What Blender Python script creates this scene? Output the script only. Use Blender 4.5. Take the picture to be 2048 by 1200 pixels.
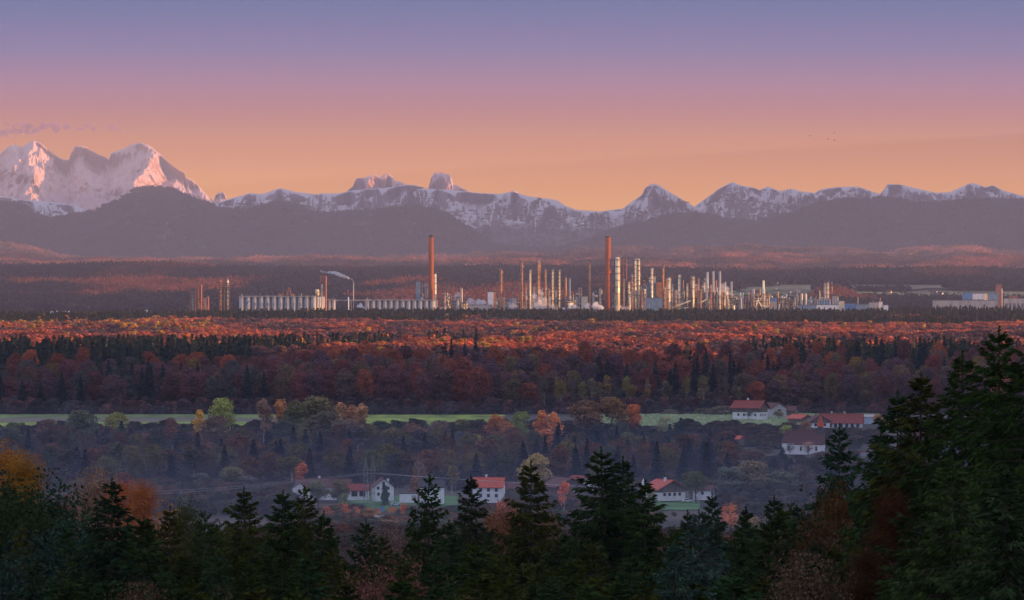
import bpy, math, random
import numpy as np

# ------------------------------------------------------------------ camera, sky, sun
for o in list(bpy.data.objects):
    bpy.data.objects.remove(o)
sc = bpy.context.scene
COL = sc.collection
HZ = 500.0                       # picture row (of 1200) of the level horizon
HALF = math.radians(6.0)
A = 2 * math.tan(HALF) / 2048.0  # metres per picture pixel per metre of distance
R_ = math.radians

cd = bpy.data.cameras.new('camera')
cd.sensor_width = 36
cd.lens = 18 / math.tan(HALF)
cd.shift_y = -(600 - HZ) / 2048.0
cd.clip_start = 1.0
cd.clip_end = 200000
cam = bpy.data.objects.new('camera', cd)
COL.objects.link(cam)
cam.location = (0, 0, 0)
cam.rotation_euler = (R_(90), 0, 0)
sc.camera = cam

SUN_EL, SUN_AZ = 3.5, 94.5       # azimuth clockwise from the view direction (+Y)
w = bpy.data.worlds.new('World')
sc.world = w
w.use_nodes = True
nt = w.node_tree
nt.nodes.clear()
N, L = nt.nodes.new, nt.links.new
out = N('ShaderNodeOutputWorld')
tc = N('ShaderNodeTexCoord')
sep = N('ShaderNodeSeparateXYZ')
L(tc.outputs['Generated'], sep.inputs[0])
mx = N('ShaderNodeMath'); mx.operation = 'MAXIMUM'; mx.inputs[1].default_value = 0.0
L(sep.outputs['Z'], mx.inputs[0])
pw = N('ShaderNodeMath'); pw.operation = 'POWER'; pw.inputs[1].default_value = 0.4
L(mx.outputs[0], pw.inputs[0])
rp = N('ShaderNodeValToRGB')
SKY = [(0.000, (.46, .163, .004)),
       (0.0092, (.46, .180, .000)),
       (0.0154, (.395, .135, .000)),
       (0.0226, (.290, .086, .000)),
       (0.0287, (.205, .069, .064)),
       (0.034, (.157, .074, .122)),
       (0.041, (.078, .070, .156)),
       (0.0513, (.026, .060, .158)),
       (0.10, (.20, .25, .46)),
       (0.30, (.54, .58, .84)),
       (1.0, (.58, .62, .90))]
el = rp.color_ramp.elements
while len(el) < len(SKY):
    el.new(0.5)
for e, (z, c) in zip(el, SKY):
    e.position = z ** 0.4
    e.color = (*c, 1)
L(pw.outputs[0], rp.inputs[0])
sky = N('ShaderNodeTexSky')
sky.sky_type = 'NISHITA'
sky.sun_disc = False
sky.sun_elevation = R_(SUN_EL)
sky.sun_rotation = R_(SUN_AZ)
sky.air_density = 1.2
sky.dust_density = 1.5
b1 = N('ShaderNodeBackground'); b1.inputs[1].default_value = 1.0
L(rp.outputs[0], b1.inputs[0])
b2 = N('ShaderNodeBackground'); b2.inputs[1].default_value = 0.08
L(sky.outputs[0], b2.inputs[0])
mr = N('ShaderNodeMapRange'); mr.interpolation_type = 'SMOOTHSTEP'
mr.inputs['From Min'].default_value = 0.06
mr.inputs['From Max'].default_value = 0.30
mr.inputs['To Max'].default_value = 0.5
L(mx.outputs[0], mr.inputs['Value'])
mix = N('ShaderNodeMixShader')
L(mr.outputs[0], mix.inputs[0]); L(b1.outputs[0], mix.inputs[1]); L(b2.outputs[0], mix.inputs[2])
L(mix.outputs[0], out.inputs['Surface'])

sd = bpy.data.lights.new('sun', 'SUN')
sd.energy = 5.0
sd.color = (1.0, 0.50, 0.19)
sd.angle = R_(0.5)
sun = bpy.data.objects.new('sun', sd)
COL.objects.link(sun)
az, elv = R_(SUN_AZ), R_(SUN_EL)
sv = (math.cos(elv) * math.sin(az), math.cos(elv) * math.cos(az), math.sin(elv))
from mathutils import Vector, noise as mnoise
sun.rotation_euler = Vector(sv).to_track_quat('Z', 'Y').to_euler()

sc.view_settings.view_transform = 'Standard'
sc.view_settings.look = 'None'
sc.view_settings.exposure = 1.1
sc.view_settings.gamma = 1.0
sc.view_settings.use_curve_mapping = False
cy = sc.cycles
cy.use_denoising = True
try:
    cy.denoiser = 'OPENIMAGEDENOISE'
except Exception:
    pass
cy.max_bounces = 4
cy.diffuse_bounces = 2
cy.glossy_bounces = 2
cy.transmission_bounces = 2
cy.volume_bounces = 1
cy.transparent_max_bounces = 12
cy.sample_clamp_indirect = 3.0
cy.sample_clamp_direct = 12.0

# ------------------------------------------------------------------ helpers
rng = np.random.default_rng(7)
random.seed(7)


def smooth(a, b, v):
    t = np.clip((np.asarray(v, float) - a) / (b - a), 0, 1)
    return t * t * (3 - 2 * t)


def _hash(ix, iy, s):
    n = (ix * 374761393 + iy * 668265263 + s * 974711) & 0x7fffffff
    n = ((n ^ (n >> 13)) * 1274126177) & 0x7fffffff
    return ((n ^ (n >> 16)) & 0xffff) / 65535.0


def vnoise(x, y, s=0):
    x = np.asarray(x, float); y = np.asarray(y, float)
    ix = np.floor(x).astype(np.int64); iy = np.floor(y).astype(np.int64)
    fx = x - ix; fy = y - iy
    fx = fx * fx * (3 - 2 * fx); fy = fy * fy * (3 - 2 * fy)
    a = _hash(ix, iy, s); b = _hash(ix + 1, iy, s)
    c = _hash(ix, iy + 1, s); d = _hash(ix + 1, iy + 1, s)
    return (a * (1 - fx) + b * fx) * (1 - fy) + (c * (1 - fx) + d * fx) * fy


def fbm(x, y, s=0, o=4):
    v = 0; a = 0.5; f = 1.0
    for k in range(o):
        v = v + a * vnoise(x * f, y * f, s + k * 17)
        a *= 0.5; f *= 2.03
    return v / (1 - 0.5 ** o)


def ridged(x, y, s=0, o=5):
    v = 0; a = 0.5; f = 1.0; wgt = 1.0
    for k in range(o):
        n = 1 - np.abs(2 * vnoise(x * f, y * f, s + k * 31) - 1)
        n = n * n * wgt
        wgt = np.clip(n * 1.6, 0, 1)
        v = v + a * n
        a *= 0.5; f *= 2.1
    return v


def X(px, d):
    return (px - 1024.0) * A * d


def Z(py, d):
    return -(py - HZ) * A * d


# ground: height by distance, with an unseen wooded hill added west (right) to shade the valley
GY = np.array([-900, -200, 0, 100, 220, 300, 450, 700, 1000, 1500, 1900, 2050, 2160, 2250, 2330, 2470, 2490, 2560, 2700, 2740, 2950, 3100, 4000,
               5000, 6500, 7800, 8400, 9000, 10000, 11000, 11600, 12600, 15000, 22000, 32000.])
GZ = np.array([-14, -8, -7, -20, -37, -46, -60, -80, -97, -102.5, -102.5, -102, -101.5, -97.4, -95.6, -90.4, -90.1, -90.5, -91.5, -91.5, -85, -83, -88,
               -94, -105, -106, -99, -84, -70, -58, -60, -100, -125, -125, -125.])


def ground(x, y):
    x = np.asarray(x, float); y = np.asarray(y, float)
    z = np.interp(y, GY, GZ)
    und = (fbm(x / 420.0, y / 420.0, 3, 3) - 0.5)
    flat = smooth(2760, 3100, y) * (1 - smooth(6300, 6700, y)) * 7 + smooth(7900, 8600, y) * (1 - smooth(11900, 13000, y)) * 15
    z = z + und * flat
    px = 1024 + x / (A * np.maximum(y, 200))
    # the valley floor reaches right up to the field terrace, except below the church
    val = np.interp(y, [1900, 2060, 2160, 2250, 2330, 2405, 2436, 2474], [0, -.8, -1.5, -5.6, -7.4, -10.5, -8.8, 0])
    z = z + val * (1 - smooth(1340, 1470, px)) * (y < 2474)
    z = z + 5.5 * smooth(1740, 1830, px) * smooth(6150, 6350, y) * (1 - smooth(6600, 6750, y))
    # left end of the far ridge is higher
    z = z + smooth(9200, 11000, y) * (1 - smooth(11300, 12400, y)) * np.interp(
        px, [-300, 0, 200, 340, 430, 560, 900, 1250, 1500, 1950, 2048, 2300], [3, 4, 10, 12, 3, 2, 0, 0, -7, -1, -5, -7])
    # the plant's site falls slightly to the right
    z = z - 3.0 * np.clip((px - 1024) / 1024.0, -1.2, 1.2) * smooth(6500, 6700, y) * (1 - smooth(7800, 8200, y))
    # hill added to the right, outside the view, to cast the valley's shade
    hill = smooth(120, 700, x - 0.105 * np.maximum(y, 0)) * (1 - smooth(2850, 3040, y)) * (1 - smooth(2200, 3200, x))
    z = z + hill * (165 + 20 * fbm(x / 300.0, y / 300.0, 9, 3))
    return z


def gz(x, y):
    return float(ground(np.array([x]), np.array([y]))[0])


def ensure(nodes, kind):
    return nodes.new(kind)


MATS = {}


def mat(name, rgb, rough=0.8, metal=0.0, var=0.12, scale=0.6, rgb2=None, stretch=None, spec=0.3):
    if name in MATS:
        return MATS[name]
    m = bpy.data.materials.new(name)
    m.use_nodes = True
    t = m.node_tree
    b = t.nodes['Principled BSDF']
    b.inputs['Roughness'].default_value = rough
    b.inputs['Metallic'].default_value = metal
    b.inputs['Specular IOR Level'].default_value = spec
    g = t.nodes.new('ShaderNodeNewGeometry')
    mp = t.nodes.new('ShaderNodeMapping')
    mp.inputs['Scale'].default_value = stretch or (1, 1, 1)
    n = t.nodes.new('ShaderNodeTexNoise')
    n.inputs['Scale'].default_value = scale
    n.inputs['Detail'].default_value = 4
    t.links.new(g.outputs['Position'], mp.inputs[0])
    t.links.new(mp.outputs[0], n.inputs['Vector'])
    r = t.nodes.new('ShaderNodeValToRGB')
    lo = tuple(max(0, c * (1 - 2 * var)) for c in rgb)
    hi = tuple(min(1, c * (1 + 2 * var)) for c in (rgb2 or rgb))
    r.color_ramp.elements[0].position = 0.3; r.color_ramp.elements[0].color = (*lo, 1)
    r.color_ramp.elements[1].position = 0.7; r.color_ramp.elements[1].color = (*hi, 1)
    t.links.new(n.outputs['Fac'], r.inputs[0])
    t.links.new(r.outputs[0], b.inputs['Base Color'])
    MATS[name] = m
    return m


def foliage_mat(name, scale=0.35, trans=0.25, var=0.45, fine=1.3):
    """colour comes from each tree's own 'tint'"""
    m = bpy.data.materials.new(name)
    m.use_nodes = True
    t = m.node_tree
    t.nodes.clear()
    n_, l_ = t.nodes.new, t.links.new
    o = n_('ShaderNodeOutputMaterial')
    at = n_('ShaderNodeAttribute'); at.attribute_type = 'INSTANCER'; at.attribute_name = 'tint'
    g = n_('ShaderNodeNewGeometry')
    n1 = n_('ShaderNodeTexNoise'); n1.inputs['Scale'].default_value = scale; n1.inputs['Detail'].default_value = 3
    n2 = n_('ShaderNodeTexNoise'); n2.inputs['Scale'].default_value = fine; n2.inputs['Detail'].default_value = 2
    l_(g.outputs['Position'], n1.inputs['Vector']); l_(g.outputs['Position'], n2.inputs['Vector'])
    ad = n_('ShaderNodeMath'); ad.operation = 'ADD'
    l_(n1.outputs['Fac'], ad.inputs[0]); l_(n2.outputs['Fac'], ad.inputs[1])
    mp = n_('ShaderNodeMapRange')
    mp.inputs['From Min'].default_value = 0.7; mp.inputs['From Max'].default_value = 1.3
    mp.inputs['To Min'].default_value = 1 - var; mp.inputs['To Max'].default_value = 1 + var * 1.2
    l_(ad.outputs[0], mp.inputs['Value'])
    sc_ = n_('ShaderNodeVectorMath'); sc_.operation = 'SCALE'
    l_(at.outputs['Color'], sc_.inputs[0]); l_(mp.outputs[0], sc_.inputs['Scale'])
    d = n_('ShaderNodeBsdfDiffuse'); tr = n_('ShaderNodeBsdfTranslucent')
    l_(sc_.outputs[0], d.inputs[0]); l_(sc_.outputs[0], tr.inputs[0])
    mi = n_('ShaderNodeMixShader'); mi.inputs[0].default_value = trans
    l_(d.outputs[0], mi.inputs[1]); l_(tr.outputs[0], mi.inputs[2])
    l_(mi.outputs[0], o.inputs['Surface'])
    return m


FOL = foliage_mat('foliage')
FOLFAR = foliage_mat('far_foliage', 0.06, 0.2, 0.4, 0.3)
NEEDLE = foliage_mat('needles', 0.8, 0.12, 0.5, 4.0)


class MB:
    """collects quads / triangles; build() links them as one mesh object"""
    def __init__(self):
        self.v = []; self.f = []; self.n = 0

    def add(self, verts, faces):
        self.v.extend([tuple(map(float, p)) for p in verts])
        self.f.extend([tuple(i + self.n for i in q) for q in faces])
        self.n += len(verts)
        return self

    def box(self, cx, cy_, z0, sx, sy, sz, rot=0.0):
        c, s = math.cos(rot), math.sin(rot)
        vs = []
        for dz in (0, sz):
            for ax, ay in ((-1, -1), (1, -1), (1, 1), (-1, 1)):
                lx, ly = ax * sx / 2, ay * sy / 2
                vs.append((cx + lx * c - ly * s, cy_ + lx * s + ly * c, z0 + dz))
        return self.add(vs, [(0, 3, 2, 1), (4, 5, 6, 7), (0, 1, 5, 4), (1, 2, 6, 5), (2, 3, 7, 6), (3, 0, 4, 7)])

    def cyl(self, cx, cy_, z0, z1, r0, r1=None, n=14, cap=True):
        r1 = r0 if r1 is None else r1
        vs = []
        for z, r in ((z0, r0), (z1, r1)):
            for k in range(n):
                a = 2 * math.pi * k / n
                vs.append((cx + r * math.cos(a), cy_ + r * math.sin(a), z))
        fs = [(k, (k + 1) % n, n + (k + 1) % n, n + k) for k in range(n)]
        if cap:
            fs += [tuple(range(n - 1, -1, -1)), tuple(range(n, 2 * n))]
        return self.add(vs, fs)

    def dome(self, cx, cy_, z, r, h, n=14, m=4):
        vs = []; fs = []
        for j in range(m + 1):
            t = j / m * math.pi / 2
            rr, zz = r * math.cos(t), h * math.sin(t)
            if j == m:
                vs.append((cx, cy_, z + h))
            else:
                for k in range(n):
                    a = 2 * math.pi * k / n
                    vs.append((cx + rr * math.cos(a), cy_ + rr * math.sin(a), z + zz))
        for j in range(m):
            for k in range(n):
                k2 = (k + 1) % n
                if j == m - 1:
                    fs.append((j * n + k, j * n + k2, m * n))
                else:
                    fs.append((j * n + k, j * n + k2, (j + 1) * n + k2, (j + 1) * n + k))
        return self.add(vs, fs)

    def tube(self, p, q, r, r2=None, n=6):
        p = Vector(p); q = Vector(q)
        d = (q - p)
        if d.length < 1e-6:
            return self
        d.normalize()
        u = d.cross(Vector((0, 0, 1)))
        if u.length < 1e-3:
            u = Vector((1, 0, 0))
        u.normalize(); w_ = d.cross(u)
        r2 = r if r2 is None else r2
        vs = []
        for c, rr in ((p, r), (q, r2)):
            for k in range(n):
                a = 2 * math.pi * k / n
                vs.append(c + u * (rr * math.cos(a)) + w_ * (rr * math.sin(a)))
        fs = [(k, (k + 1) % n, n + (k + 1) % n, n + k) for k in range(n)]
        fs += [tuple(range(n - 1, -1, -1)), tuple(range(n, 2 * n))]
        return self.add(vs, fs)

    def build(self, name, m, parent=None, smooth_=False):
        me = bpy.data.meshes.new(name)
        me.from_pydata(self.v, [], self.f)
        me.materials.append(m)
        if smooth_:
            for p in me.polygons:
                p.use_smooth = True
        me.update()
        o = bpy.data.objects.new(name, me)
        COL.objects.link(o)
        o.parent = parent
        return o


def npmesh(name, V, F, m, smooth_=False):
    """V (n,3) array, F (m,k) array"""
    me = bpy.data.meshes.new(name)
    V = np.ascontiguousarray(V, np.float32); F = np.ascontiguousarray(F, np.int32)
    k = F.shape[1]
    me.vertices.add(len(V)); me.vertices.foreach_set('co', V.ravel())
    me.loops.add(F.size); me.loops.foreach_set('vertex_index', F.ravel())
    me.polygons.add(len(F))
    me.polygons.foreach_set('loop_start', np.arange(0, F.size, k, dtype=np.int32))
    me.polygons.foreach_set('loop_total', np.full(len(F), k, np.int32))
    if smooth_:
        me.polygons.foreach_set('use_smooth', np.ones(len(F), bool))
    if m:
        me.materials.append(m)
    me.update(calc_edges=True)
    return me


def link(name, me, parent=None):
    o = bpy.data.objects.new(name, me)
    COL.objects.link(o)
    o.parent = parent
    return o


def empty(name, loc, label, cat, group=None, rz=0.0, scale=None):
    o = bpy.data.objects.new(name, None)
    COL.objects.link(o)
    o.location = loc
    o.rotation_euler = (0, 0, rz)
    if scale:
        o.scale = scale
    o['label'] = label; o['category'] = cat
    if group:
        o['group'] = group
    return o


def tag(o, label=None, cat=None, group=None, kind=None):
    if label: o['label'] = label
    if cat: o['category'] = cat
    if group: o['group'] = group
    if kind: o['kind'] = kind
    return o


# ------------------------------------------------------------------ haze
hb = MB()
hb.box(0, 15400, -140, 21600, 33000, 890)
hm = bpy.data.materials.new('air')
hm.use_nodes = True
hm.node_tree.nodes.clear()
ho = hm.node_tree.nodes.new('ShaderNodeOutputMaterial')
hv = hm.node_tree.nodes.new('ShaderNodeVolumePrincipled')
hv.inputs['Color'].default_value = (0.585, 0.62, 0.82, 1)
hv.inputs['Density'].default_value = 2.05e-5
hv.inputs['Anisotropy'].default_value = 0.0
hm.node_tree.links.new(hv.outputs[0], ho.inputs['Volume'])
haze = hb.build('haze', hm)
haze['kind'] = 'stuff'
haze['label'] = 'pale evening haze over the whole plain'
haze['category'] = 'haze'

mb_ = MB(); mb_.box(0, 2090, -108, 3000, 1000, 27)
mm_ = bpy.data.materials.new('valley_air'); mm_.use_nodes = True; mm_.node_tree.nodes.clear()
mo = mm_.node_tree.nodes.new('ShaderNodeOutputMaterial'); mv = mm_.node_tree.nodes.new('ShaderNodeVolumePrincipled')
mv.inputs['Color'].default_value = (.60, .66, .92, 1); mv.inputs['Density'].default_value = 2.6e-4
mm_.node_tree.links.new(mv.outputs[0], mo.inputs['Volume'])
tag(mb_.build('valley_mist', mm_), 'thin bluish evening mist lying in the valley around the village', 'mist', kind='stuff')

# ------------------------------------------------------------------ ground sheet
gm = mat('ground_soil', (.030, .030, .016), 0.95, 0, 0.35, 0.02, (.045, .033, .020))
gx = np.unique(np.concatenate([np.linspace(-10400, -3000, 10), np.linspace(-3000, -900, 22), np.linspace(-900, 900, 110),
                               np.linspace(900, 3000, 40), np.linspace(3000, 10400, 10)]))
gy = np.unique(np.concatenate([np.linspace(-700, 1400, 40), np.linspace(1400, 3200, 110), np.linspace(3200, 7900, 80),
                               np.linspace(7900, 13000, 80), np.linspace(13000, 31800, 20), GY[GY > -700][:-1]]))
gx2, gy2 = np.meshgrid(gx, gy)
V = np.stack([gx2.ravel(), gy2.ravel(), ground(gx2.ravel(), gy2.ravel())], 1)
nx, ny = len(gx), len(gy)
idx = np.arange(nx * ny).reshape(ny, nx)
F = np.stack([idx[:-1, :-1].ravel(), idx[:-1, 1:].ravel(), idx[1:, 1:].ravel(), idx[1:, :-1].ravel()], 1)
tag(link('ground', npmesh('ground', V, F, gm, True)), kind='structure')


def sheet(name, pxs, d0, d1, m, off=0.3, n=(40, 12), jitter=0.0):
    """field draped on the ground between two distances; pxs = picture columns at the near edge"""
    us = np.linspace(0, 1, n[0]); vs = np.linspace(0, 1, n[1])
    U, Vv = np.meshgrid(us, vs)
    Dd = d0 + (d1 - d0) * Vv
    if jitter:
        edge = (fbm(U * 9, U * 0 + 3.3, 5, 3) - .5) * jitter
        Dd = Dd + edge * (1 - Vv) * 2
    xs = X(pxs[0] + (pxs[1] - pxs[0]) * U, Dd)
    P = np.stack([xs.ravel(), Dd.ravel(), ground(xs, Dd).ravel() + off], 1)
    idx = np.arange(n[0] * n[1]).reshape(n[1], n[0])
    F = np.stack([idx[:-1, :-1].ravel(), idx[:-1, 1:].ravel(), idx[1:, 1:].ravel(), idx[1:, :-1].ravel()], 1)
    return tag(link(name, npmesh(name, P, F, m, True)), kind='structure')


green = mat('meadow_green', (.07, .10, .010), .95, 0, .2, .05, (.11, .16, .03), (1, .3, 1))
green2 = mat('bright_green_field', (.115, .17, .008), .95, 0, .28, .09, (.16, .21, .012), (1, .25, 1))
plough = mat('ploughed_soil', (.10, .080, .060), .95, 0, .12, .08, (.13, .10, .07), (.3, 1, 1))
cropg = mat('crop_green', (.11, .16, .05), .95, 0, .3, .3, (.18, .22, .09), (1, .25, 1))
lawn = mat('village_lawn', (.045, .115, .03), .95, 0, .2, .08, (.05, .14, .035))
slope = mat('rough_slope_grass', (.030, .032, .016), .95, 0, .3, .05, (.045, .038, .022))
farfield = mat('far_field_green', (.055, .080, .028), .95, 0, .25, .01, (.09, .10, .04), (1, .3, 1))
farsoil = mat('far_field_stubble', (.10, .075, .05), .95, 0, .2, .01, (.13, .09, .05), (1, .3, 1))
sheet('field', (-60, 735), 2484, 2560, green2, jitter=5)
sheet('field', (-60, 735), 2562, 2630, plough)
sheet('field', (-60, 735), 2632, 2704, green)
sheet('field', (700, 1010), 2484, 2690, green2, off=.45, jitter=8)
sheet('field', (1180, 1640), 2486, 2700, cropg, off=.5, jitter=6)
sheet('field', (1560, 1760), 2560, 2740, green, off=.7)
sheet('lawn', (694, 915), 1912, 2030, lawn, off=.3, jitter=6)
sheet('lawn', (1285, 1400), 1915, 1985, lawn, off=.3, jitter=6)
sheet('meadow', (1470, 1800), 2335, 2470, slope, off=.3)
sheet('field', (1440, 1640), 8500, 9250, farfield, off=2.0, jitter=260)
sheet('field', (1560, 1900), 9300, 9700, farsoil, off=2.5, jitter=260)
sheet('field', (1690, 2100), 8650, 9250, farfield, off=2.3, jitter=260)
sheet('field', (1480, 1730), 9290, 9480, farfield, off=3.0, jitter=260)
sheet('field', (370, 490), 8050, 8250, green2, off=2.0)
sheet('field', (0, 60), 9000, 9300, farfield, off=2.0)

# ------------------------------------------------------------------ mountains and hills


def snow_mat(name, line, spread, rock, forest, snow=(.80, .80, .86), scale=.004, rockiness=.55, alt_rock=1e9):
    m = bpy.data.materials.new(name)
    m.use_nodes = True
    t = m.node_tree
    b = t.nodes['Principled BSDF']
    b.inputs['Roughness'].default_value = .9
    b.inputs['Specular IOR Level'].default_value = .1
    n_, l_ = t.nodes.new, t.links.new
    g = n_('ShaderNodeNewGeometry')
    s = n_('ShaderNodeSeparateXYZ'); l_(g.outputs['Position'], s.inputs[0])
    sn = n_('ShaderNodeSeparateXYZ'); l_(g.outputs['Normal'], sn.inputs[0])
    mp = n_('ShaderNodeMapping'); mp.inputs['Scale'].default_value = (1, .5, 1)
    l_(g.outputs['Position'], mp.inputs[0])
    n1 = n_('ShaderNodeTexNoise'); n1.inputs['Scale'].default_value = scale * 2; n1.inputs['Detail'].default_value = 9
    n1.inputs['Roughness'].default_value = .68
    l_(mp.outputs[0], n1.inputs['Vector'])
    # height + noise -> snow amount
    a1 = n_('ShaderNodeMath'); a1.operation = 'MULTIPLY_ADD'
    l_(n1.outputs['Fac'], a1.inputs[0]); a1.inputs[1].default_value = spread * 4
    l_(s.outputs['Z'], a1.inputs[2])
    r1 = n_('ShaderNodeMapRange')
    r1.inputs['From Min'].default_value = line + spread * 1.6
    r1.inputs['From Max'].default_value = line + spread * 2.4
    l_(a1.outputs[0], r1.inputs['Value'])
    # steepness -> bare rock streaks
    n2 = n_('ShaderNodeTexNoise'); n2.inputs['Scale'].default_value = scale * 5; n2.inputs['Detail'].default_value = 7
    n2.inputs['Roughness'].default_value = .7
    mp2 = n_('ShaderNodeMapping'); mp2.inputs['Scale'].default_value = (1, .5, 1.1)
    l_(g.outputs['Position'], mp2.inputs[0]); l_(mp2.outputs[0], n2.inputs['Vector'])
    a2 = n_('ShaderNodeMath'); a2.operation = 'ADD'
    l_(sn.outputs['Z'], a2.inputs[0]); l_(n2.outputs['Fac'], a2.inputs[1])
    r2 = n_('ShaderNodeMapRange')
    r2.inputs['From Min'].default_value = rockiness + .43
    r2.inputs['From Max'].default_value = rockiness + .62
    l_(a2.outputs[0], r2.inputs['Value'])
    cr = n_('ShaderNodeMix'); cr.data_type = 'RGBA'
    cr.inputs['A'].default_value = (*rock, 1); cr.inputs['B'].default_value = (*snow, 1)
    l_(r2.outputs[0], cr.inputs['Factor'])
    cf = n_('ShaderNodeMix'); cf.data_type = 'RGBA'
    cf.inputs['A'].default_value = (*forest, 1)
    l_(cr.outputs['Result'], cf.inputs['B'])
    l_(r1.outputs[0], cf.inputs['Factor'])
    l_(cf.outputs['Result'], b.inputs['Base Color'])
    return m


def mountain(name, d, pts, base_py, front, back, m, cols=1100, rows=80, spur_px=60, spur_amp=.28, power=1.25,
             jit=1.5, seed=1, lean=0.0, depth_wander=0.06, spur_rows=3.0, xr=(-260, 2310), wall=0.0, rough=6.0, butt=(), relief=()):
    px = np.linspace(xr[0], xr[1], cols)
    P = np.array(pts, float)
    py = np.interp(px, P[:, 0], P[:, 1])
    py = py + (fbm(px / 9.0, px * 0 + 1.7, seed, 4) - .5) * 2 * jit
    ridge_z = -(py - HZ) * A * d
    base_z = -(base_py - HZ) * A * d
    nb = max(6, rows // 6)
    ts = np.concatenate([np.linspace(-1, 0, nb, endpoint=False), np.linspace(0, 1, rows) ** 1.25])
    PX, T = np.meshgrid(px, ts)
    RZ = np.tile(ridge_z, (len(ts), 1))
    xw = X(PX, d)
    Hh = RZ - base_z
    tf = np.clip(T, 0, 1)
    prof = (1 - tf) ** power
    if wall:
        prof = prof * (1 - wall * smooth(0, .12, tf)) / 1.0
    up = spur_px
    sp = ridged(PX / up + lean * tf, tf * spur_rows + seed * 3.1, seed + 50, 6)
    env = smooth(0, .10, tf) * (1 - smooth(.75, 1, tf))
    zf = base_z + Hh * prof + (sp - .42) * spur_amp * np.maximum(Hh, 60) * env
    sp2 = ridged(PX / (up / 3.2) + lean * 2 * tf, tf * spur_rows * 3.2 + seed * 1.7, seed + 150, 5)
    zf = zf + (sp2 - .45) * spur_amp * .42 * np.maximum(Hh, 60) * env
    zf = zf + (fbm(PX / 7.0, tf * 60, seed + 70, 3) - .5) * rough * A * d * env
    lim = RZ - 0.004 * d * A * 0
    zf = np.minimum(zf, lim - tf * 4)
    yf = d - tf * front
    yb = d - T * back
    zb = RZ + T * Hh * .9
    isb = T < 0
    yy = np.where(isb, yb, yf) + (fbm(PX / 120.0, PX * 0 + .3, seed + 9, 3) - .5) * depth_wander * d * (1 - tf) * .3
    # spurs come toward the viewer
    yy = yy - np.where(isb, 0, (sp - .4) * env * front * .22)
    hp = base_py - py.min()
    wx = PX + 10 * fbm(PX / 30, tf * hp / 30, seed + 5, 3)
    for (rs_, ra) in relief:
        yy = yy - np.where(isb, 0, ra * (ridged(wx / rs_ + tf * .6, tf * hp / (rs_ * 1.5) + 3, seed + int(rs_) * 7, 4) - .45) * 1.6 * smooth(0, .06, tf) * (1 - smooth(.8 if not butt else .28, 1 if not butt else .60, tf)))
    for (bp, wl, wr, bm_, bl) in butt:
        q = PX - (bp + bl * tf)
        tri_ = np.where(q < 0, 1 + q / wl, 1 - q / wr)
        tri_ = np.clip(tri_ + (fbm(PX / 16, tf * 9, seed + 88, 3) - .5) * .35, 0, 2) * (tri_ > -.2)
        yy = yy - np.where(isb, 0, tri_ * bm_ * smooth(0, .16, tf) * (1 - smooth(.7, 1, tf)))
    zf = zf + (fbm(PX / 14.0, tf * 30, seed + 170, 4) - .5) * .10 * np.maximum(Hh, 60) * env * (1 if butt else .5)
    zf = np.minimum(zf, lim - tf * 4)
    zz = np.where(isb, zb, zf)
    zz = np.where(isb, zz, np.where(RZ > 0, np.minimum(zz, RZ * yy / d - tf * 2), zz))
    xx = (PX - 1024) * A * yy
    zz = np.where(isb, zz, zz * (1 + (yy - d) / d * .0))
    V = np.stack([xx.ravel(), yy.ravel(), zz.ravel()], 1)
    ny, nx = PX.shape
    idx = np.arange(nx * ny).reshape(ny, nx)
    F = np.stack([idx[:-1, :-1].ravel(), idx[1:, :-1].ravel(), idx[1:, 1:].ravel(), idx[:-1, 1:].ravel()], 1)
    return tag(link(name, npmesh(name, V, F, m, False)), kind='structure')


m_high = snow_mat('alpenglow_tinted_snow_and_rock', -200, 40, (.28, .15, .12), (.05, .05, .06), snow=(.46, .31, .29), scale=.006, rockiness=.25)  # warm evening glow is put into the snow and rock base colours
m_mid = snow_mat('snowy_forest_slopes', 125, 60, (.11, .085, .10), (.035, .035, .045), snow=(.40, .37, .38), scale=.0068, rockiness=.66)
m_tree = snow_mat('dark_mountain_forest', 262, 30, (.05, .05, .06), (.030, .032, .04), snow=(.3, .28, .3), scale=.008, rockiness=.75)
m_foot = mat('autumn_hill_forest', (.15, .085, .070), .95, 0, .3, .010, (.26, .11, .08), (1, .4, 2))

DACH = [(-260, 330), (-180, 300), (-120, 318), (-60, 296), (0, 308), (12, 296), (25, 289), (38, 292), (45, 294), (55, 285), (68, 281), (80, 285),
        (95, 297), (118, 315), (128, 318), (138, 318), (142, 305), (150, 292), (160, 290), (170, 293), (190, 305), (218, 317), (222, 305), (235, 300),
        (252, 294), (262, 288), (282, 284), (300, 291), (320, 308), (335, 322), (350, 335), (368, 344), (372, 355), (385, 360), (400, 375), (420, 395),
        (427, 403), (432, 388), (440, 383), (448, 385), (455, 399), (470, 412), (520, 432), (620, 450), (2310, 470)]
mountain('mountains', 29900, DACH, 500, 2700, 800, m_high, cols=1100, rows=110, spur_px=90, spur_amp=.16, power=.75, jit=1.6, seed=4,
         lean=1.1, spur_rows=1.6, xr=(-260, 640), wall=.10, rough=8, relief=((70, 230), (28, 105), (11, 42), (5, 17)),
         butt=[(-60, 60, 80, 260, 20), (28, 60, 90, 380, 40), (152, 40, 80, 330, 90), (252, 60, 100, 560, 8), (350, 22, 80, 330, 50), (440, 10, 22, 120, 6), (-10, 20, 60, 280, 170)])
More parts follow.
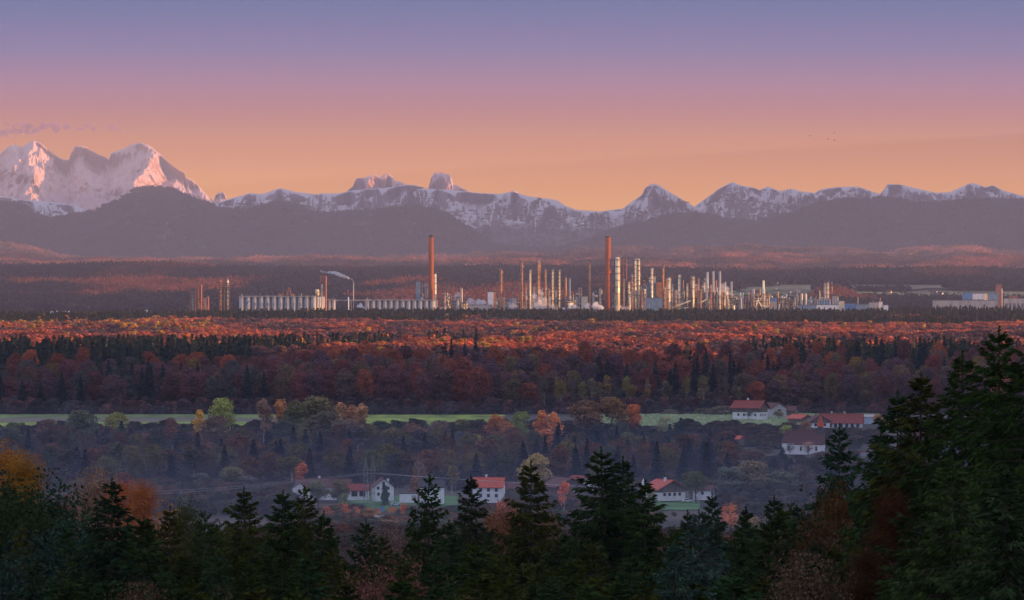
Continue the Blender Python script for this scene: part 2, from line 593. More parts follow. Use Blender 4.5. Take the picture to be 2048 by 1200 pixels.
PEAK = [(640, 430), (685, 392), (700, 376), (706, 372), (712, 357), (722, 355), (730, 355), (742, 350), (748, 347), (760, 355), (768, 350), (775, 347), (784, 352),
        (790, 363), (800, 362), (812, 368), (830, 378), (852, 384), (858, 372), (862, 355), (870, 344), (876, 347), (882, 344), (892, 348), (901, 350), (906, 366), (925, 377), (945, 385),
        (1010, 392), (1020, 384), (1028, 381), (1040, 386), (1060, 400), (1120, 430)]
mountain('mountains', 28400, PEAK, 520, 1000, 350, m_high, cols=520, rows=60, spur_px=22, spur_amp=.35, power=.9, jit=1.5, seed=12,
         lean=.6, xr=(640, 1120), wall=.1, relief=((26, 90), (10, 36), (5, 14)))
MIDR = [(-260, 380), (-100, 392), (0, 392), (50, 400), (110, 404), (150, 410), (190, 428), (300, 440), (400, 425), (425, 410), (450, 400), (480, 392), (500, 386), (525, 388), (545, 381), (561, 376),
        (575, 380), (590, 384), (630, 388), (680, 386), (700, 382), (730, 378), (770, 376), (812, 369), (835, 371), (850, 377), (900, 380), (960, 386), (1000, 388), (1024, 383),
        (1035, 386), (1055, 392), (1110, 399), (1118, 402), (1128, 410), (1150, 419), (1200, 423), (1245, 417), (1285, 388), (1290, 376), (1300, 369), (1307, 366),
        (1318, 370), (1330, 378), (1360, 396), (1388, 413), (1400, 405), (1440, 376), (1458, 367), (1465, 363), (1478, 370), (1510, 376), (1520, 380), (1535, 373),
        (1545, 377), (1560, 382), (1580, 377), (1600, 382), (1630, 386), (1640, 379), (1680, 373), (1715, 373), (1740, 381), (1760, 388), (1770, 376), (1776, 367), (1800, 369),
        (1820, 374), (1870, 385), (1900, 384), (1925, 372), (1945, 365), (1958, 369), (1970, 374), (1985, 370), (2010, 382), (2048, 392), (2150, 380), (2310, 400)]
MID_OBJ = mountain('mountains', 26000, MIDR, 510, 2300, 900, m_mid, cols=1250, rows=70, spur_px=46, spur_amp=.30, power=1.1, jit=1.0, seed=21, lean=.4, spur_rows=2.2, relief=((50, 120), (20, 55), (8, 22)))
DARK = [(-260, 420), (-60, 408), (0, 404), (30, 408), (60, 424), (85, 437), (110, 438), (190, 424), (240, 402), (262, 384), (285, 378), (310, 376), (330, 378), (350, 383), (380, 396), (400, 403), (440, 418),
        (500, 424), (530, 412), (560, 406), (590, 410), (620, 428), (660, 430), (700, 425), (760, 420), (830, 414), (860, 418), (890, 432), (920, 452), (960, 478), (990, 494), (1060, 500),
        (1120, 500), (1170, 488), (1230, 462), (1290, 446), (1330, 436), (1380, 428), (1440, 438), (1500, 446), (1540, 440), (1600, 426), (1650, 406), (1700, 402), (1740, 402),
        (1760, 398), (1790, 400), (1830, 410), (1880, 408), (1930, 402), (2048, 404), (2310, 400)]
DARK_OBJ = mountain('mountains', 22000, DARK, 545, 2000, 900, m_tree, cols=1150, rows=46, spur_px=80, spur_amp=.06, power=1.0, jit=1.0, seed=33, lean=.7, relief=((70, 60), (25, 18)))
FOOT = [(-260, 470), (-80, 480), (0, 487), (30, 490), (60, 496), (110, 512), (150, 517), (260, 520), (340, 522), (380, 518), (440, 522), (495, 523), (510, 517), (540, 518), (600, 518),
        (650, 521), (665, 515), (700, 513), (740, 521), (790, 515), (830, 515), (870, 512), (905, 518), (945, 509), (980, 511), (1015, 508), (1060, 510), (1140, 510),
        (1150, 502), (1190, 500), (1240, 499), (1260, 496), (1300, 500), (1340, 508), (1350, 500), (1420, 497), (1480, 495), (1490, 491), (1560, 498), (1640, 499), (1700, 500), (1745, 510), (1798, 509),
        (1803, 500), (1900, 497), (1950, 496), (1990, 505), (2048, 507), (2310, 500)]
FOOT2 = [(-260, 500), (0, 505), (60, 512), (120, 522), (200, 519), (290, 521), (380, 526), (470, 521), (560, 524), (620, 515), (700, 520), (760, 524), (850, 518), (930, 523), (1010, 514),
         (1100, 517), (1180, 510), (1290, 512), (1380, 520), (1450, 508), (1560, 512), (1640, 519), (1740, 512), (1850, 520), (1930, 510), (2048, 516), (2310, 510)]
FOOT3 = [(-260, 525), (0, 521), (100, 528), (220, 524), (330, 529), (420, 526), (540, 531), (660, 524), (800, 530), (900, 526), (1040, 522), (1160, 526), (1260, 518), (1360, 524), (1500, 519), (1600, 524), (1700, 520), (1820, 528), (1950, 519), (2048, 522), (2310, 526)]
HILLS = [mountain('hills', 16600, FOOT, 572, 1500, 700, m_foot, cols=900, rows=60, spur_px=95, spur_amp=.16, power=.8, jit=.6, seed=44, lean=1.9, spur_rows=1.2, rough=1, relief=((80, 60), (30, 14))),
         mountain('hills', 15200, FOOT2, 578, 1300, 600, m_foot, cols=900, rows=50, spur_px=80, spur_amp=.16, power=.8, jit=.6, seed=46, lean=1.9, spur_rows=1.2, rough=1, relief=((80, 60), (30, 14))),
         mountain('hills', 13900, FOOT3, 584, 1100, 500, m_foot, cols=900, rows=50, spur_px=90, spur_amp=.14, power=.8, jit=.6, seed=48, lean=1.6, spur_rows=1.2, rough=1, relief=((80, 50), (30, 12)))]
# unseen massif added west of the view to keep the middle ranges in shade
WEST_BLOCKER = [(2080, 430), (2200, 330), (2400, 245), (2700, 232), (3100, 232), (3600, 300), (4000, 440)]
mountain('mountains', 26200, WEST_BLOCKER, 510, 8500, 1400, m_mid, cols=260, rows=40, spur_px=120, spur_amp=.1, power=.28, jit=2, seed=71, xr=(2080, 4000))

# ------------------------------------------------------------------ tree meshes


def quads(C, Nn, S, asp=1.0, droop=None, tri=False):
    """small leaf clumps: centres C, facing Nn, size S; droop gives the long axis"""
    n = len(C)
    Nn = Nn / (np.linalg.norm(Nn, axis=1, keepdims=True) + 1e-9)
    ref = rng.normal(size=(n, 3)) if droop is None else droop
    U = np.cross(Nn, ref)
    U /= (np.linalg.norm(U, axis=1, keepdims=True) + 1e-9)
    W = np.cross(Nn, U)
    S = np.asarray(S).reshape(-1, 1) * np.ones((n, 1))
    U = U * S * asp; W = W * S
    if tri:
        j = rng.uniform(.7, 1.3, (n, 3, 1))
        P = np.stack([C - U * j[:, 0] - W * .6, C + U * j[:, 1] - W * .5, C + W * j[:, 2]], 1)
        return P.reshape(-1, 3), np.arange(n * 3).reshape(n, 3)
    j = rng.uniform(.6, 1.3, (n, 4, 1))
    P = np.stack([C - U * j[:, 0], C - W * j[:, 1], C + U * j[:, 2], C + W * j[:, 3]], 1)
    return P.reshape(-1, 3), np.arange(n * 4).reshape(n, 4)


bark_grey = mat('bark_grey_brown', (.07, .055, .045), .95, 0, .2, 3)
bark_pale = mat('bark_pale_birch', (.30, .26, .22), .9, 0, .25, 2)
bark_spruce = mat('bark_spruce', (.055, .042, .032), .95, 0, .2, 4)


def limbs(mb, base, top, r, n, spread, seed, up=.6):
    rs = random.Random(seed)
    H = top - base
    pts = [Vector((0, 0, base))]
    for k in range(1, 5):
        pts.append(Vector((rs.uniform(-.02, .02) * H, rs.uniform(-.02, .02) * H, base + H * k / 4)))
    for k in range(4):
        mb.tube(pts[k], pts[k + 1], r * (1 - k * .22), r * (1 - (k + 1) * .22), 5)
    for k in range(n):
        t = rs.uniform(.22, .85)
        z = base + H * t
        a = rs.uniform(0, 2 * math.pi)
        ln = spread * rs.uniform(.6, 1.0) * (1.1 - .5 * t)
        s = Vector((0, 0, z))
        e = s + Vector((math.cos(a) * ln, math.sin(a) * ln, ln * up * rs.uniform(.7, 1.5)))
        mid = (s + e) / 2 + Vector((0, 0, -ln * .06))
        mb.tube(s, mid, r * .32, r * .2, 4); mb.tube(mid, e, r * .2, r * .05, 4)
        for q in range(2):
            b = a + rs.uniform(-.9, .9)
            f = mid + Vector((math.cos(b) * ln * .45, math.sin(b) * ln * .45, ln * .5 * rs.uniform(.5, 1.4)))
            mb.tube(mid, f, r * .13, r * .04, 3)


def crown_round(n, H, Rr, lobes, seed, s0, low=.22, fill=.35, tri=False, narrow=1.0):
    """lobed broadleaf crown: leaf clumps on and in several uneven lobes"""
    global rng
    rng = np.random.default_rng(seed)
    L_ = []
    for k in range(lobes):
        t = rng.uniform(0, 1)
        z = H * (low + (1 - low) * (.18 + .66 * t))
        rad = Rr * (1 - abs(t - .42) * .95) * .62 * rng.uniform(0, 1) ** .5
        a = rng.uniform(0, 2 * np.pi)
        rr = Rr * rng.uniform(.34, .60)
        L_.append((rad * np.cos(a), rad * np.sin(a), z, rr, rr * rng.uniform(.7, 1.15) * narrow))
    L_.append((0, 0, H * .86, Rr * .4, H * .14))
    wts = np.array([l[3] ** 2 for l in L_]); wts /= wts.sum()
    ch = rng.choice(len(L_), n, p=wts)
    La = np.array(L_)[ch]
    D = rng.normal(size=(n, 3)); D /= np.linalg.norm(D, axis=1, keepdims=True)
    D[:, 2] = np.where(rng.random(n) < .6, np.abs(D[:, 2]), D[:, 2])
    rad = np.where(rng.random(n) < fill, rng.uniform(.3, .9, n), rng.uniform(.86, 1.12, n))
    bump = 1 + .22 * (vnoise(D[:, 0] * 3 + 9, D[:, 1] * 3 + D[:, 2] * 2.3, seed) - .5) * 2
    C = La[:, :3] + D * rad[:, None] * bump[:, None] * La[:, 3:4] * np.array([1, 1, 1])
    C[:, 2] = La[:, 2] + (C[:, 2] - La[:, 2]) * La[:, 4] / La[:, 3]
    C[:, 2] = np.minimum(C[:, 2], H)
    Nn = D + rng.normal(size=(n, 3)) * .6
    return quads(C, Nn, s0 * rng.uniform(.6, 1.4, n), .8, tri=tri)


def crown_cone(n, H, Rr, seed, s0, low=.08, tri=False):
    """simple conifer for the middle distance: tiers of drooping sprays"""
    global rng
    rng = np.random.default_rng(seed)
    t = rng.uniform(0, 1, n) ** .62                # 0 top, 1 bottom
    tier = np.floor(t * 13 + rng.uniform(-.15, .15, n)) / 13
    tt = np.clip(.35 * t + .65 * tier, 0, 1)
    a = rng.uniform(0, 2 * np.pi, n)
    lob = 1 + .22 * np.sin(a * 3 + tier * 40 + seed) + .12 * np.sin(a * 5 - tier * 23)
    rmax = Rr * (.05 + .95 * tt ** .85) * lob
    u = rng.uniform(0, 1, n) ** .5
    r = rmax * u
    z = H * (1 - (1 - low) * tt) - r * .32 + rng.normal(0, .01 * H, n)
    z = np.minimum(z, H * (1 - .35 * r / Rr))
    C = np.stack([r * np.cos(a), r * np.sin(a), z], 1)
    C[:12] = np.stack([np.zeros(12), np.zeros(12), H * np.linspace(.94, 1.0, 12)], 1)
    Nn = np.stack([np.cos(a) * .7, np.sin(a) * .7, np.ones(n) * .8], 1) + rng.normal(size=(n, 3)) * .45
    return quads(C, Nn, s0 * rng.uniform(.6, 1.3, n), .7, tri=tri)


def spruce_fg(seed, H=30.0, crown=26.0, Rmax=3.9, dens=1.0, droop=.3, sag=1.0, irr=.35):
    """near spruce: whorls of separate boughs, each hung with elongated sprays"""
    g = np.random.default_rng(seed)
    Cs = []; Ds = []; Ns = []; Ss = []
    tb = MB()
    tb.tube((0, 0, 0), (0, 0, H * .5), .30, .2, 8)
    tb.tube((0, 0, H * .5), (0, 0, H * .985), .2, .02, 6)
    s = .25
    while s < crown:
        # radius grows downward from the tip
        rad = Rmax * (1 - math.exp(-s / (crown * .27)))
        nb = int(g.integers(4, 7)) if s > 1.0 else 4
        a0 = g.uniform(0, 6.28)
        for k in range(nb):
            a = a0 + 6.283 * k / nb + g.uniform(-.35, .35)
            ln = rad * g.uniform(1 - irr, 1 + irr * .55) + .12
            if g.random() < .06:
                ln *= .4
            elev = .75 * math.exp(-s / 2.2) - droop * min(1, s / 7) + g.uniform(-.12, .12)
            z0 = H - s + g.uniform(-.12, .12)
            m = max(7, int((10 + ln * 30) * dens))
            u = np.sort(g.uniform(.04, 1, m) ** .8)
            ca, sa = math.cos(a), math.sin(a)
            # bough curve: out, sagging, tip turning up
            hz = ln * u
            zz = z0 + math.tan(elev) * hz - .10 * sag * hz * (1 - .55 * u) + .16 * ln * np.maximum(u - .65, 0) ** 2 * 6
            lat = g.uniform(-1, 1, m) * (.10 + .30 * ln * (.35 + .65 * np.sin(np.clip(u, 0, 1) * 2.9)) * .42)
            hang = g.uniform(0, 1, m) ** 1.5 * (.12 + .34 * min(1, s / 6))
            cx = ca * hz - sa * lat; cyy = sa * hz + ca * lat
            Cs.append(np.stack([cx, cyy, zz - hang - .12 * np.abs(lat)], 1))
            dz = -(.25 + .9 * min(1, s / 6) * g.uniform(.3, 1.3, m)) + .7 * math.exp(-s / 1.2)
            out_ = np.stack([ca - sa * lat * 1.2, sa + ca * lat * 1.2, dz], 1)
            Ds.append(out_ + g.normal(size=(m, 3)) * .22)
            Ns.append(g.normal(size=(m, 3)))
            Ss.append(g.uniform(.10, .23, m) * (1 + .25 * min(1, s / 8)))
            if s > 1.5 and g.random() < .8:
                e = (ca * ln * .9, sa * ln * .9, z0 + math.tan(elev) * ln * .9 - .05 * ln)
                tb.tube((0, 0, z0), e, .035, .01, 3)
        s += g.uniform(.26, .42) * (1 + .25 * min(1, s / 12))
    C = np.concatenate(Cs); D = np.concatenate(Ds); Nn = np.concatenate(Ns); S = np.concatenate(Ss)
    D /= np.linalg.norm(D, axis=1, keepdims=True)
    Nn = Nn - (Nn * D).sum(1, keepdims=True) * D
    Nn /= np.linalg.norm(Nn, axis=1, keepdims=True) + 1e-9
    U = np.cross(Nn, D)
    n = len(C)
    S = S[:, None]
    j = g.uniform(.7, 1.3, (n, 4, 1))
    S = S * .92
    P = np.stack([C - D * S * .4, C - U * S * .33 * j[:, 0] + D * S * .35, C + D * S * 1.35 * j[:, 1], C + U * S * .33 * j[:, 2] + D * S * .3], 1)
    # leader
    lead = []
    for k in range(26):
        z = H - .9 + k * .045
        a = k * 2.4
        lead.append([(0, 0, z - .05), (.09 * math.cos(a), .09 * math.sin(a), z + .06), (0.0, 0, z + .12), (.03 * math.cos(a + 1.5), .03 * math.sin(a + 1.5), z)])
    P = np.concatenate([P, np.array(lead, float)])
    return P.reshape(-1, 3), np.arange(len(P) * 4).reshape(-1, 4), tb


PROTO = {}


def reg(key, crown, trunk, H, R, fol):
    V_, F_ = crown
    cm = npmesh(key + '_crown', V_, F_, fol)
    tmesh = None
    if trunk is not None:
        mb, bm_ = trunk
        tmesh = bpy.data.meshes.new(key + '_trunk')
        tmesh.from_pydata(mb.v, [], mb.f); tmesh.materials.append(bm_); tmesh.update()
    PROTO[key] = (cm, tmesh, H, R)


for k in range(4):
    t = MB(); limbs(t, 0, 15, .38, 12, 5.0, 100 + k)
    reg(f'round{k}', crown_round(3400, 20, 6.5, 13 + k, 40 + k, .42, .16 + .04 * k, .4), (t, bark_grey), 20, 7.2, FOL)
for k in range(3):
    t = MB(); limbs(t, 0, 19, .22, 14, 2.2, 200 + k, 1.6)
    reg(f'birch{k}', crown_round(1300, 22, 3.1, 12, 60 + k, .36, .30, .6, narrow=1.8), (t, bark_pale), 22, 3.4, FOL)
for k in range(2):
    t = MB(); limbs(t, 0, 18, .3, 34, 5.2, 300 + k, 1.1)
    reg(f'bare{k}', crown_round(1000, 20, 5.6, 14, 80 + k, .28, .3, .7), (t, bark_pale if k else bark_grey), 20, 6, FOL)
for k in range(3):
    t = MB(); t.tube((0, 0, 0), (0, 0, 21.5), .3, .05, 6)
    reg(f'conifer{k}', crown_cone(3000, 23, 4.0 + .3 * k, 20 + k, .55, .06), (t, bark_spruce), 23, 4.4, FOL)
t = MB(); t.tube((0, 0, 0), (0, 0, 3), .2, .1, 5)
reg('bush0', crown_round(1400, 6, 4.2, 10, 91, .40, .02, .4), (t, bark_grey), 6, 4.6, FOL)
FG = []
for k, (cr, rm, dn, dr, ir) in enumerate([(26, 3.9, 1.15, .30, .35), (25, 3.3, 1.2, .22, .45), (27, 4.4, 1.1, .38, .30), (24, 3.6, 1.2, .18, .5), (26, 4.8, 1.0, .10, .28)]):
    V_, F_, tb = spruce_fg(500 + k, 30, cr, rm, dn, dr, irr=ir)
    reg(f'fg{k}', (V_, F_), (tb, bark_spruce), 30, rm, NEEDLE)
# near pine / broadleaf with finer leaves
for k in range(2):
    t = MB(); limbs(t, 0, 17, .26, 30, 4.4, 330 + k, .9)
    reg(f'near{k}', crown_round(26000, 20, 5.0, 34, 130 + k, .10, .2, .55), (t, bark_grey), 20, 5.4, NEEDLE)
t = MB(); limbs(t, 0, 17, .22, 60, 4.2, 350, 1.5)
reg('nearbare', crown_round(4200, 20, 4.6, 26, 150, .10, .2, .7), (t, bark_grey), 20, 5, NEEDLE)
t = MB(); limbs(t, 0, 18, .28, 22, 3.4, 360, .35)
reg('nearpine', crown_round(30000, 20, 3.9, 46, 160, .11, .12, .4), (t, bark_spruce), 20, 4.4, NEEDLE)


def tree(key, x, y, top_z, width, tint, label, name='tree', cat='tree', group=None, sink=0.0, minh=3.0):
    cm, tm, H, R = PROTO[key]
    z0 = gz(x, y) - .2 - sink
    h = max(minh, top_z - z0)
    s = width / (2 * R)
    rz = random.uniform(0, 6.28)
    near_ = key.startswith('near') or key.startswith('bare') and h > 1.4 * H * s
    e = empty(name, (x, y, z0), label, cat, group, rz, None if near_ else (s, s, h / H))
    c = link('crown', cm, e)
    c['tint'] = [float(v) for v in tint]
    if near_:                      # tall trunk, crown of its natural shape on top
        cz = min(h, 1.3 * H * s) / H
        c.scale = (s, s, cz); c.location = (0, 0, h - cz * H)
    if tm:
        t_ = link('trunk', tm, e)
        if near_:
            t_.scale = (s, s, h / H * .86)
    return e


def ptree(key, px, py_top, d, wpx, tint, label, **k):
    return tree(key, X(px, d), d, Z(py_top, d), wpx * A * d, tint, label, **k)


def vary(c, a=.18):
    f = 1 + random.uniform(-a, a)
    return tuple(max(.002, v * f * (1 + random.uniform(-.08, .08))) for v in c)


RUST = (.19, .055, .028); RED = (.24, .060, .030); BROWN = (.10, .058, .040); OLIVE = (.085, .080, .035); GREY = (.085, .078, .066)
GOLD = (.34, .19, .035); ORANGE = (.36, .125, .035); DGREEN = (.020, .036, .024); BGREEN = (.020, .036, .034); PURP = (.095, .050, .045)
YGREEN = (.17, .17, .045); TAN = (.20, .15, .085); PINK = (.30, .12, .075)

# ------------------------------------------------------------------ forests that read as one mass (stuff)


def forest(name, pts, tints, scales, idxs, rots, keys, label, hs=None):
    """one object; every tree of it is set out by geometry nodes with its own colour, size and kind"""
    col = bpy.data.collections.new(name + '_kinds')
    for i, k in enumerate(keys):
        cm = PROTO[k][0]
        o = bpy.data.objects.new('kind_%02d' % i, cm)
        col.objects.link(o)
    me = bpy.data.meshes.new(name)
    me.vertices.add(len(pts)); me.vertices.foreach_set('co', np.ascontiguousarray(pts, np.float32).ravel())

    def at(nm, tp, arr, fld='value'):
        a = me.attributes.new(nm, tp, 'POINT')
        a.data.foreach_set(fld, np.ascontiguousarray(arr).ravel())
    at('tint', 'FLOAT_COLOR', np.concatenate([tints, np.ones((len(pts), 1))], 1).astype(np.float32), 'color')
    at('size', 'FLOAT_VECTOR', np.asarray(scales, np.float32), 'vector')
    at('turn', 'FLOAT_VECTOR', np.stack([rots * 0, rots * 0, rots], 1).astype(np.float32), 'vector')
    at('kind', 'INT', np.asarray(idxs, np.int32))
    o = link(name, me)
    ng = bpy.data.node_groups.new(name, 'GeometryNodeTree')
    ng.interface.new_socket(name='Geometry', in_out='INPUT', socket_type='NodeSocketGeometry')
    ng.interface.new_socket(name='Geometry', in_out='OUTPUT', socket_type='NodeSocketGeometry')
    gi = ng.nodes.new('NodeGroupInput'); go = ng.nodes.new('NodeGroupOutput')
    mp = ng.nodes.new('GeometryNodeMeshToPoints')
    ci = ng.nodes.new('GeometryNodeCollectionInfo')
    ci.inputs['Collection'].default_value = col
    ci.inputs['Separate Children'].default_value = True
    ip = ng.nodes.new('GeometryNodeInstanceOnPoints')
    ip.inputs['Pick Instance'].default_value = True

    def na(nm, tp):
        n = ng.nodes.new('GeometryNodeInputNamedAttribute'); n.data_type = tp
        n.inputs['Name'].default_value = nm
        return [s for s in n.outputs if s.enabled and s.name == 'Attribute'][0]
    ng.links.new(gi.outputs[0], mp.inputs['Mesh'])
    ng.links.new(mp.outputs[0], ip.inputs['Points'])
    ng.links.new(ci.outputs[0], ip.inputs['Instance'])
    ng.links.new(na('kind', 'INT'), ip.inputs['Instance Index'])
    ng.links.new(na('turn', 'FLOAT_VECTOR'), ip.inputs['Rotation'])
    ng.links.new(na('size', 'FLOAT_VECTOR'), ip.inputs['Scale'])
    ng.links.new(ip.outputs[0], go.inputs[0])
    md = o.modifiers.new('trees', 'NODES'); md.node_group = ng
    tag(o, label, 'forest', kind='stuff')
    return o


# light, far versions of the trees
for k in range(4):
    reg(f'farround{k}', crown_round(620, 18, 5.8, 9, 240 + k, .85, .25, .25), None, 18, 6, FOLFAR)
for k in range(3):
    reg(f'farcone{k}', crown_cone(220, 22, 3.4, 260 + k, 1.1, .2), None, 22, 3.6, FOLFAR)
reg('farbirch0', crown_round(200, 20, 3.2, 8, 280, .9, .3, .3, narrow=1.6), None, 20, 3.5, FOLFAR)
# a clump of crowns for the slopes behind the refinery
cv, cf = [], []
off = 0
for j in range(14):
    gx_, gy_ = rng.uniform(-17, 17), rng.uniform(-17, 17)
    if j % 3 == 0:
        v_, f_ = crown_cone(60, rng.uniform(15, 21), 3.4, 900 + j, 1.7, .2, tri=True)
    else:
        v_, f_ = crown_round(60, rng.uniform(11, 16), 5, 5, 930 + j, 1.9, .2, .1, tri=True)
    rng = np.random.default_rng(55 + j)
    cv.append(v_ + np.array([gx_, gy_, 0])); cf.append(f_ + off); off += len(v_)
reg('clump0', (np.concatenate(cv), np.concatenate(cf)), None, 18, 18, FOLFAR)
rng = np.random.default_rng(99)


def scatter(d0, d1, sp, marg=150, seed=1):
    """jittered points over the wedge the camera sees"""
    g = np.random.default_rng(seed)
    ys = np.arange(d0, d1, sp)
    P = []
    for y in ys:
        hw = A * 1024 * y + marg
        xs = np.arange(-hw, hw, sp)
        P.append(np.stack([xs + g.uniform(-.45, .45, len(xs)) * sp, y + g.uniform(-.45, .45, len(xs)) * sp], 1))
    return np.concatenate(P)


g0 = np.random.default_rng(5)
# --- plateau forest, 3000 m to the refinery
P = scatter(3030, 6600, 10.4, 160, 3)
pxx = 1024 + P[:, 0] / (A * P[:, 1])
keep = np.ones(len(P), bool)
P = P[keep]; pxx = pxx[keep]
n = len(P)
big = fbm(P[:, 0] / 150, P[:, 1] / 520, 31, 3)
med = fbm(P[:, 0] / 45, P[:, 1] / 160, 37, 3)
d = P[:, 1]
pcon = .25 + (big - .5) * 3.2
pcon = pcon + .9 * smooth(5000, 6000, d) * (1 - .35 * (pxx < 350)) - .9 * smooth(3350, 3700, d) * (1 - smooth(4600, 5300, d)) + .35 * (1 - smooth(3100, 3300, d)) * (pxx < 480)
pcon = pcon - .45 * (1 - smooth(3300, 3700, d)) * ((pxx > 500) & (pxx < 1640))
con = med * 1.2 - .2 < pcon * .8
kind = np.where(con, 4 + g0.integers(0, 3, n), g0.integers(0, 4, n))
gold = (~con) & (((pxx < 420) & (g0.random(n) < .22) & (d > 4300)) | (g0.random(n) < .018) | ((np.abs(d - 3400) < 160) & (g0.random(n) < .34) & (med > .46) & (pxx > 300) & (pxx < 1100)))
kind = np.where(gold & (g0.random(n) < .6), 7, kind)
tc_ = np.zeros((n, 3))
mixf = np.clip((fbm(P[:, 0] / 55, P[:, 1] / 190, 41, 3) - .40) * 4, 0, 1)[:, None]
tc_[:] = (1 - mixf) * np.array([.11, .062, .055]) + mixf * np.array([.40, .105, .052])
tc_[gold] = np.where(g0.random((gold.sum(), 1)) < .6, np.array([[.36, .20, .035]]), np.array([[.42, .15, .035]]))
tc_[con] = np.where(g0.random((con.sum(), 1)) < .7, np.array([[.035, .042, .024]]), np.array([[.075, .060, .026]]))
tc_ *= g0.uniform(.7, 1.3, (n, 1))
hh = np.where(con, g0.uniform(.85, 1.25, n), g0.uniform(.75, 1.2, n)) * np.where(d > 6350, np.where(pxx < 340, .62, .86), 1.0)
ws = np.where(con, g0.uniform(.8, 1.1, n), g0.uniform(1.05, 1.8, n))
zz = ground(P[:, 0], P[:, 1])
KEYS = [f'farround{k}' for k in range(4)] + [f'farcone{k}' for k in range(3)] + ['farbirch0']
forest('forest', np.column_stack([P, zz]), tc_, np.stack([ws, ws, hh], 1), kind, g0.uniform(0, 6.28, n), KEYS,
       'red and gold autumn forest with dark conifers in front of the refinery')

# --- slopes behind the refinery
P = scatter(7950, 11700, 25, 250, 8)
pxx = 1024 + P[:, 0] / (A * P[:, 1]); d = P[:, 1]
open_ = ((pxx > 1440) & (pxx < 1640) & (d > 8480) & (d < 9270)) | ((pxx > 1560) & (pxx < 1900) & (d > 9290) & (d < 9710)) | \
        ((pxx > 1690) & (d > 8630) & (d < 9270)) | ((pxx > 370) & (pxx < 490) & (d > 8000) & (d < 8280)) | ((pxx > 1480) & (pxx < 1730) & (d > 9280) & (d < 9500)) | ((pxx < 60) & (d > 8900) & (d < 9330))
open_ |= (fbm(P[:, 0] / 160, P[:, 1] / 160, 77, 3) < .30) & (d < 9800)
P = P[~open_]; pxx = pxx[~open_]; d = d[~open_]
n = len(P)
mf = fbm(P[:, 0] / 190, P[:, 1] / 800, 61, 3)
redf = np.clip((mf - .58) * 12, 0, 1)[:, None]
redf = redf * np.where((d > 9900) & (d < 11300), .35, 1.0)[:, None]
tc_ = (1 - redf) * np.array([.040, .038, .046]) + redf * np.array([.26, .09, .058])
tc_ *= g0.uniform(.75, 1.25, (n, 1))
s_ = g0.uniform(.85, 1.15, n)
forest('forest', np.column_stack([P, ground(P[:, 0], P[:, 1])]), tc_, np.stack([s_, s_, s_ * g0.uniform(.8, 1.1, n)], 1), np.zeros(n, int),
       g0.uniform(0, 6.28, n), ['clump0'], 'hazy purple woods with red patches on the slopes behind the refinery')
# --- woods on the foothills and on the dark front range


def on_mesh(o, n, seed, rowlim=(0, 1)):
    g = np.random.default_rng(seed)
    me = o.data
    co = np.empty(len(me.vertices) * 3, np.float32); me.vertices.foreach_get('co', co); co = co.reshape(-1, 3)
    lo, hi = int(len(co) * rowlim[0]), int(len(co) * rowlim[1])
    i = g.integers(lo, hi, n)
    return co[i].astype(float), g


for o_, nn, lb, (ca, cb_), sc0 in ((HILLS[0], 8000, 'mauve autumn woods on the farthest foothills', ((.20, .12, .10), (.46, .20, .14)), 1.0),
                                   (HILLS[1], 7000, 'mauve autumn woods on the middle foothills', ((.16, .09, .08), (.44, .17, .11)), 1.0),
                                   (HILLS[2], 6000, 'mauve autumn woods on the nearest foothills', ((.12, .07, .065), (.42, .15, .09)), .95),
                                   (DARK_OBJ, 11000, 'dark spruce woods on the shaded front range', ((.030, .032, .045), (.04, .036, .045)), 1.35),
                                   (MID_OBJ, 5200, 'scattered dark woods on the snowy middle range', ((.045, .040, .055), (.06, .05, .06)), 1.0)):
    P, g_ = on_mesh(o_, nn, nn, (.34 if o_ is MID_OBJ else .14, .95))
    P[:, 0] += g_.uniform(-6, 6, nn); P[:, 1] += g_.uniform(-8, 8, nn); P[:, 2] -= 4
    if o_ is MID_OBJ:
        k_ = fbm(P[:, 0] / 260, P[:, 2] / 90, 5, 3) > .48
        P = P[k_]
    n = len(P)
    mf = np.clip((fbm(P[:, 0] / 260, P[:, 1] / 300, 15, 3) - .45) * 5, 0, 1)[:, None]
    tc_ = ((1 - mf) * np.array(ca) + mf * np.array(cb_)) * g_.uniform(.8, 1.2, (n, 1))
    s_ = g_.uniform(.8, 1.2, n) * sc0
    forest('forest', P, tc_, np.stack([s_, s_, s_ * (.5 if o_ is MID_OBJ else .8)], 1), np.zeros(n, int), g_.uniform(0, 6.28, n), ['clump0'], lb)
# --- woods on the added shade hill west of the valley (outside the view)
gxx, gyy = np.meshgrid(np.arange(450, 1500, 27), np.arange(300, 3000, 27))
P = np.stack([gxx.ravel(), gyy.ravel()], 1).astype(float) + g0.uniform(-9, 9, (gxx.size, 2))
P = P[P[:, 0] > .105 * P[:, 1] + 130]
n = len(P)
forest('forest', np.column_stack([P, ground(P[:, 0], P[:, 1])]), np.tile([[.07, .045, .03]], (n, 1)) * g0.uniform(.6, 1.5, (n, 1)),
       np.ones((n, 3)), np.zeros(n, int), g0.uniform(0, 6.28, n), ['clump0'], 'brown woods on the added shading hill west of the village')

